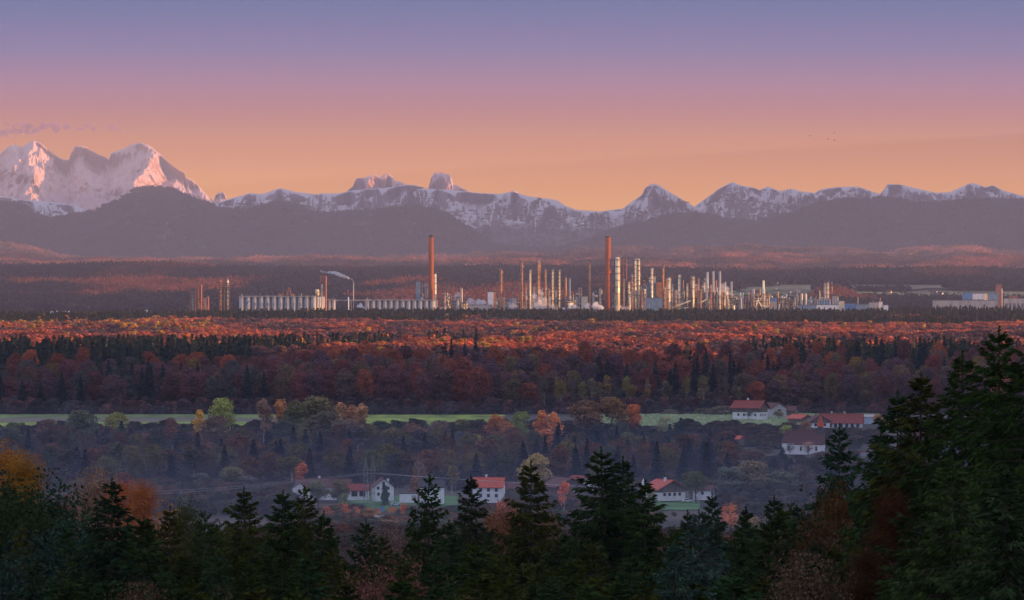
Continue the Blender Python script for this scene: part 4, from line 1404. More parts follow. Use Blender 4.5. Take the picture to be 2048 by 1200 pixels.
stack(1556.3, 582, 2.8, orangec, 'small leaning orange stack with thin smoke beside the blue shed', cat='stack', name='stack')
unit(1555, 1577, 597, 'low grey cracker frame right of the blue shed', steel, floors=5, bays=6, vessels=8, vm=steel, seed=51, pipes=16)
unit(1577, 1600, 586, 'tall grid-like steel frame left of the two cream silos', steel, floors=8, bays=6, vessels=6, vm=steel, seed=52, pipes=16)
stack(1581, 583, 2.4, cream, 'stubby cream stack on the left of the grid-like frame', cat='stack', name='stack', d=7010)
column(1603.5, 587, 4.6, cream, 'left one of the two cream silos at the grid-like frame', plats=0, pipe=False, name='silo')
column(1611.7, 587, 4.6, cream, 'right one of the two cream silos at the grid-like frame', plats=0, pipe=False, name='silo')
unit(1615, 1634, 600, 'low blue-grey plant between the cream silos and the black stack', bgrey, floors=3, bays=4, vessels=8, vm=bgrey, seed=53)
stack(1633.6, 582, 1.5, capdark, 'thin black stack among the grey silos', cat='stack', name='stack')
stack(1639.5, 581, 1.6, cream, 'thin pink-white stack next to the black one', cat='stack', name='stack')
column(1649.5, 568, 4.0, conc, 'left shaft of the pale tower pair over the grey silos', plats=3, d=7015)
column(1655, 567, 4.0, cream, 'right shaft of the pale tower pair over the grey silos', plats=5, d=7015)
unit(1657, 1664, 569, 'open scaffold tower right of the pale tower pair', redst, d=7020, floors=8, bays=1, vessels=0, seed=54, depth=6, name='process_tower', pipes=2)
silo_row(1638, 5, 5.2, 1.7, 600, 'short row of small blue-grey silos below the pale towers', m=bgrey, name='silo_row')
silo_row(1666.5, 3, 4.2, 1.4, 594, 'three taller grey silos left of the yellow hall', name='silo_row')
block(1676.8, 1688.5, 602.5, cream, 'yellow hall with rounded roof right of the grey silos', depth=10, name='hall')
block(1596, 1632, 610.5, bgrey, 'long low blue-white store at the foot of the cream silos', d=6960, depth=10, name='store', windows=5)
block(1632.5, 1677, 610, whitec, 'long low white store below the pale towers', d=6955, depth=10, name='store', windows=6)
block(1689, 1712, 607.5, bluec, 'low blue warehouse right of the yellow hall', d=7000, depth=14, name='warehouse', windows=4)
block(1712.5, 1738, 609, bgrey, 'pale blue warehouse in the middle of the warehouse row', d=6990, depth=14, name='warehouse', windows=5)
block(1738.5, 1757, 605, conc, 'grey-white warehouse with two small masts', d=7000, depth=14, name='warehouse', windows=3)
block(1757.5, 1764.5, 603.5, whitec, 'narrow white end block of the warehouse row', d=7000, depth=12, name='warehouse')
block(1767, 1776, 610.5, whitec, 'two-decked white hut right of the warehouse row', d=6980, depth=8, name='hut', cat='hut')
stack(1716, 595, 1.2, cream, 'thin mast over the low blue warehouse', cat='mast', name='mast')
stack(1747, 600, 1.0, orangec, 'left thin mast over the grey-white warehouse', cat='mast', name='mast')
stack(1760.5, 596, 1.8, orangec, 'short orange stack over the warehouse end block', cat='stack', name='stack')
block(1866, 1994, 601.0, conc, 'very long low white hall in front of the far right factory', d=7400, depth=14, name='hall')
block(1926, 1944, 585.5, bluec, 'bright blue factory block far right', d=7500, depth=14, name='factory', windows=3)
block(1944.5, 1967, 587, whitec, 'white factory block with a small gable beside the blue one', d=7500, depth=14, name='factory', windows=6)
block(1968, 1975, 586.5, cream, 'narrow cream link between the white and grey factory blocks', d=7502, depth=14, name='factory')
block(1975.5, 1995.5, 585.5, bgrey, 'large grey-blue factory block left of the brick tower', d=7500, depth=16, name='factory')
block(1992, 2003.5, 569, brickr, 'square red brick tower far right', d=7530, depth=10, name='tower', cat='tower')
stack(2004, 577, 1.5, cream, 'slim pale stack right of the brick tower', d=7490, cat='stack', name='stack')
block(2008, 2048, 597, steel, 'low pale sheds at the far right picture edge', d=7400, depth=12, name='shed', cat='shed', windows=5)
block(2019, 2033, 592, redst, 'red plant shed right of the slim pale stack', d=7450, depth=12, name='shed', cat='shed')
# white domed roofs at the far left
for (px0, px1, top, lb) in ((80, 166, 621.5, 'broad white domed roof above the treetops, the left one'), (203, 277, 622, 'broad white domed roof above the treetops, the right one')):
    d = 6750
    r = (px1 - px0) / 2 * A * d
    e = empty('domed_roof', (X((px0 + px1) / 2, d), d, G0), lb, 'domed roof')
    zs = Z(632, d) - G0
    b = MB(); b.cyl(0, 0, 0, zs, r, r, 48, False); b.build('wall', whitec, e, True)
    b = MB(); b.dome(0, 0, zs, r, Z(top, d) - Z(632, d), 48, 8); b.build('roof', whitec, e, True)
    b = MB()
    for k in range(24):
        a = 2 * math.pi * k / 24
        for j in range(5):
            t1, t2 = j / 5 * 1.5, (j + 1) / 5 * 1.5
            hh_ = Z(top, d) - Z(632, d)
            b.tube((r * math.cos(t1) * math.cos(a), r * math.cos(t1) * math.sin(a), zs + hh_ * math.sin(t1)), (r * math.cos(t2) * math.cos(a), r * math.cos(t2) * math.sin(a), zs + hh_ * math.sin(t2)), .15, n=3)
    b.build('ribs', steel, e)
block(289, 297, 620, whitec, 'tiny white house right of the domed roofs', d=6900, depth=8, name='house', cat='house')
block(356, 378, 622.5, conc, 'low pale shed left of the dark platform tower', d=6900, depth=8, name='shed', cat='shed')
block(459, 466, 622, whitec, 'tiny white shed right of the twin orange columns', d=6900, depth=6, name='shed', cat='shed')

BK_U = ((1041, 1067, 588, steel, 'brown framework behind the pale column in the steam'), (1068, 1101, 580, dbrown, 'high brown framework behind the dark-topped twin column'),
        (1102, 1126, 590, steel, 'framework behind the second and third ringed columns'), (1226, 1246, 586, orangec, 'orange framework behind the widest yellow column'),
        (1254, 1284, 578, dbrown, 'high brown framework behind the tall bright pair'), (1281, 1297, 588, steel, 'framework left of the blue building'),
        (1323, 1349, 582, orangec, 'orange framework behind the domed yellow column'), (1349, 1378, 590, dbrown, 'brown framework behind the solitary yellow column'),
        (1376, 1402, 580, orangec, 'orange framework behind the rust-headed column pair'), (1400, 1452, 577, dbrown, 'high dark framework behind the three grey stacks'),
        (1450, 1474, 590, steel, 'framework behind the two shorter grey stacks'), (1474, 1504, 594, steel, 'low framework behind the small red flare box'),
        (884, 932, 594, steel, 'grey framework behind the slender dark mast'), (990, 1040, 600, steel, 'low framework behind the grey halls'),
        (1143, 1166, 596, dbrown, 'brown framework behind the pipe loops'), (1534, 1600, 599, steel, 'low framework behind the deep blue shed'),
        (1612, 1648, 597, steel, 'grey framework behind the thin black stack'))
for i_, (p0, p1, tp, mm, lb) in enumerate(BK_U):
    unit(p0, p1, tp, lb, mm, d=7050, floors=5, bays=max(2, int((p1 - p0) / 6)), vessels=int((p1 - p0) / 2.2), vm=(silver if i_ % 2 else orangec), seed=200 + i_, pipes=16, depth=16)
XC = ((1229.5, 590, 2.4, 'stubby column left of the widest yellow column'), (1247, 560, 2.2, 'slim column inside the dark red lattice tower'), (1267, 572, 2.4, 'half-height column at the left foot of the tall bright pair'),
      (1283, 580, 2.2, 'half-height column at the right foot of the tall bright pair'), (1299, 556, 2.0, 'slim column at the left edge of the blue building'), (1329, 576, 2.2, 'stubby column at the foot of the tall brown stack'),
      (1345, 570, 2.6, 'slim column right of the domed yellow column'), (1351, 582, 2.2, 'short column between the domed and the solitary yellow columns'), (1374, 568, 2.4, 'slim column left of the rust-headed pair'),
      (1401, 580, 2.2, 'short column left of the low orange column'), (1409, 566, 2.2, 'slim column touching the left grey stack'), (1421, 572, 2.6, 'short column between left and middle grey stacks'),
      (1456, 578, 2.2, 'short column between the two shorter grey stacks'), (1507, 596, 2.4, 'small column left of the yellow twin-vessel plant'), (1541, 590, 2.0, 'thin column right of the yellow twin-vessel plant'),
      (1051, 570, 2.0, 'slim column between the tallest orange and the pale column'), (1068, 574, 2.2, 'slim column left of the twin orange column'), (1097, 580, 2.2, 'short column between first and second ringed columns'),
      (1112, 584, 2.2, 'short column between second and third ringed columns'), (889, 588, 1.8, 'thin column in the grey pipe structure'), (911, 594, 1.8, 'thin column left of the small cream stack'))
for i_, (p_, tp, wd_, lb) in enumerate(XC):
    column(p_, tp, wd_, (silver, orangec, silver, redst)[i_ % 4], lb, plats=4, d=7025 - 50 * (i_ % 2))
# the plant runs obliquely: its right end stands farther back than its left end
bpy.context.view_layer.update()
for o in list(COL.objects):
    if o.parent is None and o.get('category') and o.location.y > 6790 and o.location.y < 7800:
        d_ = o.location.y
        px_ = 1024 + o.location.x / (A * d_)
        f_ = (d_ + .2 * (px_ - 1024)) / d_
        o.location = o.location * f_
        o.scale = (f_, f_, f_)

# ------------------------------------------------------------------ far houses on the slopes
roofr = mat('red_tile_roof', (.20, .045, .035), .85, 0, .2, 1.2, stretch=(1, 1, 3))
roofb = mat('brown_tile_roof', (.10, .040, .036), .85, 0, .2, 1.2, stretch=(1, 1, 3))
roofd = mat('dark_slate_roof', (.05, .045, .055), .85, 0, .2, 1.2)
roofbr = mat('bright_red_tile_roof', (.42, .085, .05), .85, 0, .2, 1.2, stretch=(1, 1, 3))
wallw = mat('white_plaster', (.62, .63, .64), .9, 0, .06, .7)
wallc = mat('warm_plaster', (.62, .50, .44), .9, 0, .08, .7)
wood = mat('weathered_wood', (.13, .10, .085), .9, 0, .25, 1.5, stretch=(1, 1, .2))
glassd = mat('dark_window_glass', (.02, .022, .028), .25, 0, .1, 1, spec=.5)
framew = mat('white_window_frame', (.6, .6, .6), .7, 0, .05, 1)


def gable_house(x, y, z, w_, l, hw, hr, rot, wallm, roofm, label, name='house', cat='house', win=(), over=.5, chim=(), upper=None, uph=.5, doors=(), gablem=None, hip=0.0, group=None, barn=0):
    """w_: gable width (local x), l: length along the ridge (local y); gable front faces -y, long side faces +x/-x"""
    e = empty(name, (x, y, z), label, cat, group, rot)
    b = MB()
    h0 = hw * (1 - uph) if upper else hw
    b.box(0, 0, -1.5, w_, l, 1.5 + h0); b.build('wall', wallm, e)
    if upper:
        b = MB(); b.box(0, 0, h0, w_ + .16, l + .16, hw - h0); b.build('upper_wall', upper, e)
    # gable ends
    for s in (-1, 1):
        yy = s * l / 2
        b = MB(); t = .1 * s
        vs = [(-w_ / 2, yy - t, hw), (w_ / 2, yy - t, hw), (0, yy - t, hw + hr), (-w_ / 2, yy + t * .5, hw), (w_ / 2, yy + t * .5, hw), (0, yy + t * .5, hw + hr)]
        b.add(vs, [(0, 1, 2), (3, 5, 4), (0, 3, 4, 1), (1, 4, 5, 2), (2, 5, 3, 0)])
        b.build('gable', gablem or (upper or wallm), e)
    # roof: two slabs with overhang
    k = hr / (w_ / 2)
    ex = w_ / 2 + over; ly = l / 2 + over; th = .25
    b = MB()
    for s in (-1, 1):
        hx = hip
        vs = [(0, -ly + hx, hw + hr + .05), (0, ly - hx, hw + hr + .05), (s * ex, ly, hw - k * over + .05), (s * ex, -ly, hw - k * over + .05)]
        vs += [(a_, b_, c_ + th) for a_, b_, c_ in vs]
        b.add(vs, [(0, 1, 2, 3), (4, 7, 6, 5), (0, 4, 5, 1), (1, 5, 6, 2), (2, 6, 7, 3), (3, 7, 4, 0)])
    rf = b.build('roof', roofm, e)
    b = MB(); b.box(0, 0, hw + hr + .18, .35, 2 * (ly - hip), .2); b.build('ridge', roofm, rf)
    for (cx, cy_) in chim:
        zc = hw + hr - k * abs(cx)
        b = MB(); b.box(cx, cy_, zc - .3, .8, .8, 1.9); b.box(cx, cy_, zc + 1.6, 1.0, 1.0, .18); b.build('chimney', wallw, rf)
    for (side, u_, v_, ww, wh) in win:
        b = MB(); f = MB()
        if side == 'F':
            b.box(u_, -l / 2 - .06, v_, ww, .1, wh); f.box(u_, -l / 2 - .03, v_ - .12, ww + .24, .08, wh + .24)
        elif side == 'R':
            b.box(w_ / 2 + .06, u_, v_, .1, ww, wh); f.box(w_ / 2 + .03, u_, v_ - .12, .08, ww + .24, wh + .24)
        else:
            b.box(-w_ / 2 - .06, u_, v_, .1, ww, wh); f.box(-w_ / 2 - .03, u_, v_ - .12, .08, ww + .24, wh + .24)
        fr = b.build('window', glassd, e)
        f.build('frame', framew if wallm != wallw else wood, fr)
    return e


def far_house(px, py, d, wpx, hpx, label, wallm=whitec, roofm=roofb, rot=1.2, name='farmhouse'):
    u = A * d
    x = X(px, d); z = gz(x, d) + 1.0
    gable_house(x, d, z, wpx * u * .45, wpx * u, hpx * u * .5, hpx * u * .5, rot, wallm, roofm, label, name=name)


for a_ in ((1502, 572, 9000, 12, 8, 'sunlit orange gabled barn, the left of a pair above the refinery', orangec, roofr, .2),
           (1514, 574, 9050, 12, 8, 'sunlit orange house, the right of a pair above the refinery', orangec, roofr, 1.4),
           (1482, 575, 9100, 18, 4, 'low pale barn left of the two sunlit orange houses', conc, roofd, 1.55),
           (1778, 580, 9180, 11, 6, 'pink-lit farmhouse on the slope above the warehouse row', wallc, roofr, .9),
           (1811, 587, 8640, 24, 8, 'long white farmstead in the far green fields', whitec, roofd, 1.5),
           (1775, 590, 8600, 18, 3, 'low pink-white barn left of the long white farmstead', wallc, roofr, 1.57),
           (1866, 583, 9200, 16, 5, 'row house cluster left part, right of the long farmstead', wallc, roofb, 1.2),
           (1880, 584, 9100, 14, 5, 'row house cluster right part, right of the long farmstead', whitec, roofd, .8),
           (1889, 586, 8700, 13, 5, 'white barn just below the right row houses', whitec, roofd, 1.3),
           (240, 579, 9000, 20, 3, 'pale long barn in the dark woods on the far left slope', whitec, conc, 1.5),
           (205, 580, 9000, 12, 3, 'second pale barn left of the long one on the far left slope', whitec, conc, 1.5),
           (15, 586, 9050, 8, 5, 'tiny white house on the left edge meadow', whitec, roofd, .4),
           (266, 567, 9900, 6, 4, 'tiny lone white house in the left woods', whitec, roofd, .4),
           (429, 612, 8200, 5, 5, 'tiny white chapel in the strip meadow between the lattice towers', whitec, roofd, .4)):
    far_house(*a_)

# ------------------------------------------------------------------ steam and smoke


def steam_mat(name, dens, col=(.95, .95, .97)):
    m = bpy.data.materials.new(name); m.use_nodes = True
    t = m.node_tree; t.nodes.clear()
    o = t.nodes.new('ShaderNodeOutputMaterial'); v = t.nodes.new('ShaderNodeVolumePrincipled')
    v.inputs['Color'].default_value = (*col, 1); v.inputs['Density'].default_value = dens
    t.links.new(v.outputs[0], o.inputs['Volume'])
    return m


def puffs(name, items, m, label, kind='stuff', res=2, amp=.35, seed=1):
    """lumpy cloud mesh made of displaced balls joined into one skin-like mass"""
    import bmesh
    bm = bmesh.new()
    for i, (x, y, z, r) in enumerate(items):
        b2 = bmesh.ops.create_icosphere(bm, subdivisions=res, radius=r)
        for v in b2['verts']:
            n_ = mnoise.fractal(Vector((v.co.x, v.co.y, v.co.z)) / r * 1.7 + Vector((i * 3.1, seed, 0)), 1.0, 2.0, 3)
            v.co = v.co * (1 + amp * n_) + Vector((x, y, z))
    me = bpy.data.meshes.new(name); bm.to_mesh(me); bm.free()
    me.materials.append(m)
    o = link(name, me)
    # merge overlapping balls so that the density stays even
    md = o.modifiers.new('merge', 'REMESH'); md.mode = 'VOXEL'; md.voxel_size = min(i[3] for i in items) * .34
    dg = bpy.context.evaluated_depsgraph_get()
    me2 = bpy.data.meshes.new_from_object(o.evaluated_get(dg))
    o.modifiers.clear(); o.data = me2
    tag(o, label, 'steam', kind=kind)
    return o


st1 = steam_mat('thick_white_steam', .20)
st2 = steam_mat('thin_steam', .055)
rs = random.Random(3)
it = []
for k in range(22):
    t_ = k / 21
    px = 706 - 64 * t_; py = 558 - 7 * math.sin(t_ * 2.2) - 9 * t_ + (3.5 * (1 - t_) ** 6)
    r = (1.4 + 4.6 * math.sin(min(1, t_ * 1.35) * 2.6) + .6) * U * (.75 if t_ > .8 else 1)
    it.append((X(px, D0) + rs.uniform(-1, 1), D0 + rs.uniform(-2, 2), Z(py + rs.uniform(-1.2, 1.2), D0), max(.9, r * .62)))
o = puffs('smoke_plume', it, st1, 'white smoke plume blowing left from the thin grey stack', seed=2)


def cloudlet(px, py, w_, h_, n, m, label, d=7035, seed=5, rmin=1.6, rmax=4.2):
    r_ = random.Random(seed)
    it = []
    for k in range(n):
        a = r_.uniform(0, 6.28); q = r_.random() ** .6
        it.append((X(px + math.cos(a) * q * w_ / 2, d), d + r_.uniform(-6, 6), Z(py - abs(math.sin(a)) * q * h_, d), r_.uniform(rmin, rmax)))
    puffs('steam', it, m, label, seed=seed)


cloudlet(952, 620, 46, 22, 26, st2, 'big pale steam cloud behind the low tank hall', seed=6, rmin=3, rmax=6)
cloudlet(965, 612, 26, 10, 14, st1, 'denser white core of the steam behind the tank hall', seed=7)
cloudlet(1078, 616, 36, 34, 26, st2, 'steam rising around the pale column and the twin orange column', seed=8, rmin=2.5, rmax=5, d=6990)
cloudlet(1082, 618, 28, 16, 18, st1, 'dense white steam below the twin orange column', seed=9, d=6985)
cloudlet(1110, 618, 30, 8, 14, st2, 'low steam veil below the ringed columns', seed=10, d=6985)
cloudlet(1187, 618, 34, 14, 22, st1, 'white steam bank at the foot of the right brown chimney', seed=11, d=6975, rmin=2, rmax=4.5)
cloudlet(1022, 616, 22, 10, 12, st2, 'low steam between the grey halls', seed=12, d=6985)
cloudlet(1411, 564, 12, 8, 8, st2, 'small steam puff left of the three grey stacks', seed=13, rmin=1, rmax=2)
cloudlet(1447, 588, 22, 22, 16, st2, 'blue-white steam around the shorter grey stacks', seed=14, d=7020, rmin=2, rmax=4)
cloudlet(1553, 578, 8, 16, 9, steam_mat('faint_smoke', .04), 'faint smoke wisp from the small leaning orange stack', seed=15, rmin=1, rmax=2)
cloudlet(1140, 619, 40, 9, 18, st1, 'low white steam left of the compressor house', seed=21, d=6975, rmin=1.5, rmax=3)
cloudlet(1245, 618, 30, 7, 12, st2, 'thin steam at the foot of the bright columns', seed=22, d=6975, rmin=1.5, rmax=3)
cloudlet(722, 616, 18, 8, 8, st1, 'small white steam puff left of the second silo row', seed=16, d=7050, rmin=1.5, rmax=3)

# evening cloud shreds above the high peaks (outside the haze box)
cm_ = steam_mat('violet_cloud', .035, (.40, .22, .36))
rs = random.Random(9)
it = []
dC = 34500.0
for (cx, cy_, w_, h_, n_) in ((48, 264, 84, 8, 26), (36, 251, 40, 7, 12), (100, 254, 90, 11, 16), (15, 272, 26, 6, 5), (170, 254, 34, 8, 7), (226, 257, 42, 7, 8), (140, 258, 40, 4, 5)):
    for k in range(n_):
        it.append((X(cx + rs.uniform(-.5, .5) * w_, dC), dC + rs.uniform(-150, 150), Z(cy_ + rs.uniform(-.5, .5) * h_, dC), rs.uniform(.35, .75) * h_ * A * dC * .7 + 6))
cl = puffs('cloud', it, cm_, 'thin violet evening cloud shreds above the snow peaks', amp=.5, seed=4, res=2)

# ------------------------------------------------------------------ village, farm and church
V = 2000.0


def hx_(px, d):
    return X(px, d)


def place(px, py_base, d):
    x = X(px, d)
    return x, d, Z(py_base, d)


# farmhouse above the crop field, seen on its corner
x, y, z = place(1500, 834.5, 2600)
gable_house(x, y, z, 10.5, 15.5, 5.6, 3.2, R_(62), wallw, roofr, 'big white and wood farmhouse with red roof above the pale crop field', name='farmhouse', cat='farmhouse',
            win=[('F', -3.6 + 2.3 * k, .9, .8, 1.1) for k in range(4)] + [('L', -5.5 + 3.3 * k, .9, .9, 1.2) for k in range(4)] +
            [('F', -2.6, 3.7, .8, 1.0), ('F', 2.4, 3.7, .8, 1.0)], over=1.3, chim=[(.6, 1.5)], upper=wood, uph=.5, gablem=wood)
x, y, z = place(1547, 831, 2640)
gable_house(x, y, z, 9, 12, 4.2, 2.6, R_(28), mat('grey_barn_boards', (.36, .35, .36), .9, 0, .1, .8), roofb, 'grey boarded barn with a rounded gable right of the big farmhouse', name='barn', cat='barn',
            win=[('F', 0, 1.2, 2.4, 2.4)], over=.6, gablem=mat('grey_barn_boards', (.36, .35, .36)))
x, y, z = place(1573, 830, 2660)
gable_house(x, y, z, 7, 11, 2.8, 2.0, R_(70), wood, roofb, 'low wooden barn extension with brown roof behind the grey barn', name='shed', cat='shed', over=.8)
x, y, z = place(1600, 846, 2540)
gable_house(x, y, z, 8, 10, 2.6, 1.7, R_(40), wood, roofbr, 'dark shed with a bright red roof between the farm and the church', name='shed', cat='shed', over=1.0)
x, y, z = place(1683, 857, 2480)
gable_house(x, y, z, 9, 21, 3.3, 4.0, R_(84), wallw, roofr, 'long white farm range with red-brown roof behind the church', name='farmhouse', cat='farmhouse', over=.9,
            chim=[(.6, 5), (.6, -1.5)], win=[('L', -8.4 + 2.8 * k, .8, 1.3, 1.8) for k in range(7)])
x, y, z = place(1636, 855, 2475)
gable_house(x, y, z, 10, 9, 3.3, 3.0, R_(12), wallw, roofb, 'dark gabled stable with white ground floor left of the long farm range', name='stable', cat='stable', over=.8, upper=wood, uph=.3, gablem=wood,
            win=[('F', -2.5, .9, 1.2, 1.2), ('F', 2.2, .9, 1.2, 1.2)])
x, y, z = place(1733, 842, 2520)
gable_house(x, y, z, 5, 7, 2.2, 1.0, R_(80), mat('light_blue_boards', (.35, .42, .5), .9, 0, .1, 1), conc, 'small pale blue hut right of the long farm range', name='hut', cat='hut')

# church
x, y, z = place(1605, 907.5, 2300)
e = empty('church', (x, y, z), 'white village church with purple-brown roof and red spire on a small turret', 'church', rz=R_(-7))
u = A * 2300
# ridge along local x
hn = 4.9; nl0, nl1 = -3.3, 10.4
def roof_x(x0, x1, wy, h, hr, ov, hip0=0.0):
    b = MB(); k = hr / (wy / 2)
    for s in (-1, 1):
        vs = [(x0 - ov + hip0, 0, h + hr + .05), (x1 + ov, 0, h + hr + .05), (x1 + ov, s * (wy / 2 + ov), h - k * ov + .05), (x0 - ov, s * (wy / 2 + ov), h - k * ov + .05)]
        vs += [(a_, b_, c_ + .25) for a_, b_, c_ in vs]
        b.add(vs, [(0, 1, 2, 3), (4, 7, 6, 5), (0, 4, 5, 1), (1, 5, 6, 2), (2, 6, 7, 3), (3, 7, 4, 0)])
    return b
b = MB(); b.box((nl0 + nl1) / 2, 0, -3, nl1 - nl0, 8.4, 3 + hn); b.build('wall', wallw, e)
b = MB()
for xx in (nl1 - .15, nl0 + .15):
    b.add([(xx, -4.2, hn), (xx, 4.2, hn), (xx, 0, hn + 6.0), (xx + .15, -4.2, hn), (xx + .15, 4.2, hn), (xx + .15, 0, hn + 6.0)], [(0, 1, 2), (3, 5, 4), (0, 3, 4, 1), (1, 4, 5, 2), (2, 5, 3, 0)])
b.build('gable', wallw, e)
roofch = mat('purple_brown_church_roof', (.085, .035, .036), .85, 0, .2, 1.0, stretch=(1, 1, 3))
roof_x(nl0, nl1, 8.4, hn, 6.0, .35).build('roof', roofch, e)
b = MB(); b.box(-6.4, 0, -3, 6.2, 7.2, 3 + 5.6); b.build('choir', wallw, e)
roof_x(-9.5, nl0 - .4, 7.2, 5.6, 5.2, .35, 1.8).build('choir_roof', roofch, e)
b = MB(); b.box(nl1 - 1.9, 0, hn + 4.6, 2.5, 2.5, 3.4); tr = b.build('turret', dgrey, e)
b = MB(); b.box(nl1 - 1.9, -1.30, hn + 6.4, .7, .12, .9); b.build('louvre', capdark, tr)
b = MB(); b.cyl(nl1 - 1.9, 0, hn + 8.0, hn + 13.6, 1.95, .05, 8); b.build('spire', roofbr, e)
b = MB(); b.tube((nl1 - 1.9, 0, hn + 13.5), (nl1 - 1.9, 0, hn + 14.9), .06); b.tube((nl1 - 2.3, 0, hn + 14.4), (nl1 - 1.5, 0, hn + 14.4), .06); b.build('cross', dgrey, e)
for k in range(3):
    b = MB(); b.box(-.5 + 3.6 * k, -4.22, 1.6, .8, .14, 2.0); f = b.build('window', glassd, e)
    b = MB(); b.box(-.5 + 3.6 * k, -4.21, 1.45, 1.1, .06, 2.3); b.build('frame', conc, f)
b = MB(); b.box(-6.4, -3.62, 1.6, .8, .14, 2.0); b.build('window', glassd, e)
b = MB(); b.box(nl1 + .03, 0, -1, .14, 1.3, 2.4); b.build('door', wood, e)

x, y, z = place(1480, 884, 2330)
gable_house(x, y, z, 2.8, 3.2, 1.6, 1.2, R_(38), wood, roofbr, 'tiny wooden hut with red roof in the trees left of the church', name='hut', cat='hut')
e = empty('shed', (X(1728, 2290), 2290, Z(916, 2290)), 'long low grey-blue shed roof right of the church', 'shed', rz=R_(2))
b = MB(); b.box(0, 0, -2, 24, 8, 2.2); b.build('wall', conc, e)
b = MB(); b.add([(-12.4, -5, -1.6), (12.4, -5, -1.6), (12.4, 0, 2.5), (-12.4, 0, 2.5), (12.4, 5, -1.6), (-12.4, 5, -1.6)], [(0, 1, 2, 3), (3, 2, 4, 5)]); b.build('roof', mat('blue_grey_sheet_roof', (.10, .11, .16), .6, 0, .1, .6), e)
b = MB(); b.box(0, 0, 2.45, 24.8, .5, .3); b.build('ridge', orangec, e)
b = MB(); b.cyl(-8, 0, 2.6, 5.0, .14, .14, 8); b.build('pole', orangec, e)

# village in the valley
x, y, z = place(648, 991, 1985)
gable_house(x, y, z, 9, 21, 4.0, 2.6, R_(87), wallw, roofb, 'long white farmhouse under a wide brown roof, left end of the village', name='farmhouse', cat='farmhouse', over=1.0,
            win=[('L', -8 + 3 * k, 1.3, 1.1, 1.3) for k in range(6)], chim=[(.8, 2)])
x, y, z = place(598, 990, 1960)
gable_house(x, y, z, 4.6, 5, 3.2, 1.6, R_(8), wallw, roofd, 'small white gabled wing at the left end of the long farmhouse', name='annex', cat='annex', over=.4, win=[('F', 0, 1.2, .9, 1.0)])
x, y, z = place(713, 992, 1965)
gable_house(x, y, z, 7, 9.6, 2.5, 2.2, R_(88), wallw, roofr, 'low white garage with brown roof behind the two pylons', name='garage', cat='garage', over=.6,
            win=[('L', -2.6, .1, 2.2, 1.9), ('L', .6, .1, 2.2, 1.9)])
x, y, z = place(765, 993.5, 1960)
gable_house(x, y, z, 8.0, 8.5, 4.2, 3.1, R_(9), wallw, roofb, 'white gabled house right of the two pylons', name='house', cat='house', over=.6,
            win=[('F', -2.3, 3.2, .85, 1.0), ('F', 1.7, 3.2, .85, 1.0), ('F', -.1, 5.2, .8, .9), ('F', -2.2, .8, .85, 1.0), ('F', 1.9, .8, .85, 1.0), ('R', -1.5, 2.6, .9, 1.0)], chim=[(2.4, 1.5)])
e = empty('garage', (X(817, 1950), 1950, Z(999.5, 1950)), 'low flat-roofed white garage left of the white barn', 'garage')
b = MB(); b.box(0, 0, -1, 7.1, 5, 3.5); b.build('wall', wallw, e)
b = MB(); b.box(0, 0, 2.5, 7.4, 5.3, .3); b.build('roof', roofd, e)
b = MB(); b.box(2.2, -2.53, 0, 2.0, .1, 1.9); b.build('door', conc, e)
x, y, z = place(864, 999, 1955)
gable_house(x, y, z, 8, 9.7, 5.0, 2.8, R_(90), wallw, roofd, 'white barn with a dark slate roof right of the flat garage', name='barn', cat='barn', over=.3)
x, y, z = place(978, 997, 1970)
gable_house(x, y, z, 8.5, 12, 4.9, 3.4, R_(82), wallw, roofbr, 'white house with bright red roof behind the dark spruces', name='house', cat='house', over=.6,
            win=[('L', -3.6 + 3.2 * k, zz_, 1.0, 1.2) for k in range(3) for zz_ in (.8, 3.1)], chim=[(.5, 1.2)])
x, y, z = place(1035, 996, 2010)
gable_house(x, y, z, 8, 13, 3.4, 2.6, R_(88), wood, roofb, 'dark barn with brown roof right of the bright red roof', name='barn', cat='barn', over=.6)
x, y, z = place(1128, 992, 1990)
gable_house(x, y, z, 13, 12, 4.2, 3.2, R_(28), wood, roofb, 'broad brown-roofed house left of the big central spruce', name='house', cat='house', over=1.2, upper=None,
            win=[('F', -3, 1, 1.2, 1.2), ('F', 2, 1, 1.2, 1.2)])
x, y, z = place(1160, 974, 2050)
gable_house(x, y, z, 7.5, 9, 2.4, 2.2, R_(38), wallw, roofr, 'white gabled house with red roof peeping behind the brown-roofed one', name='house', cat='house', over=.7)
x, y, z = place(1330, 993, 1985)
gable_house(x, y, z, 12.6, 11, 3.6, 3.1, R_(30), wallw, roofbr, 'broad house with bright red roof and dark wooden gable right of the big central spruce', name='house', cat='house', over=1.5,
            upper=wood, uph=.45, gablem=wood, win=[('F', -3.6 + 2.4 * k, .6, 1.0, 1.1) for k in range(4)], chim=[(-1.2, -2)])
x, y, z = place(1408, 992, 1990)
gable_house(x, y, z, 6, 8, 2.6, 1.6, R_(75), wallw, roofb, 'small white house hidden behind the dark round tree', name='house', cat='house', win=[('L', 0, .8, 1, 1.1)])
x, y, z = place(1286.5, 974, 2020)
e = empty('shrine', (x, y, z), 'tiny white pointed wayside shrine between the big spruce and the red-roofed house', 'shrine')
b = MB(); b.box(0, 0, -2, 1.2, 1.2, 3.4); b.build('wall', wallw, e)
b = MB(); b.cyl(0, 0, 1.4, 3.5, .85, .04, 4); b.build('roof', wallw, e)
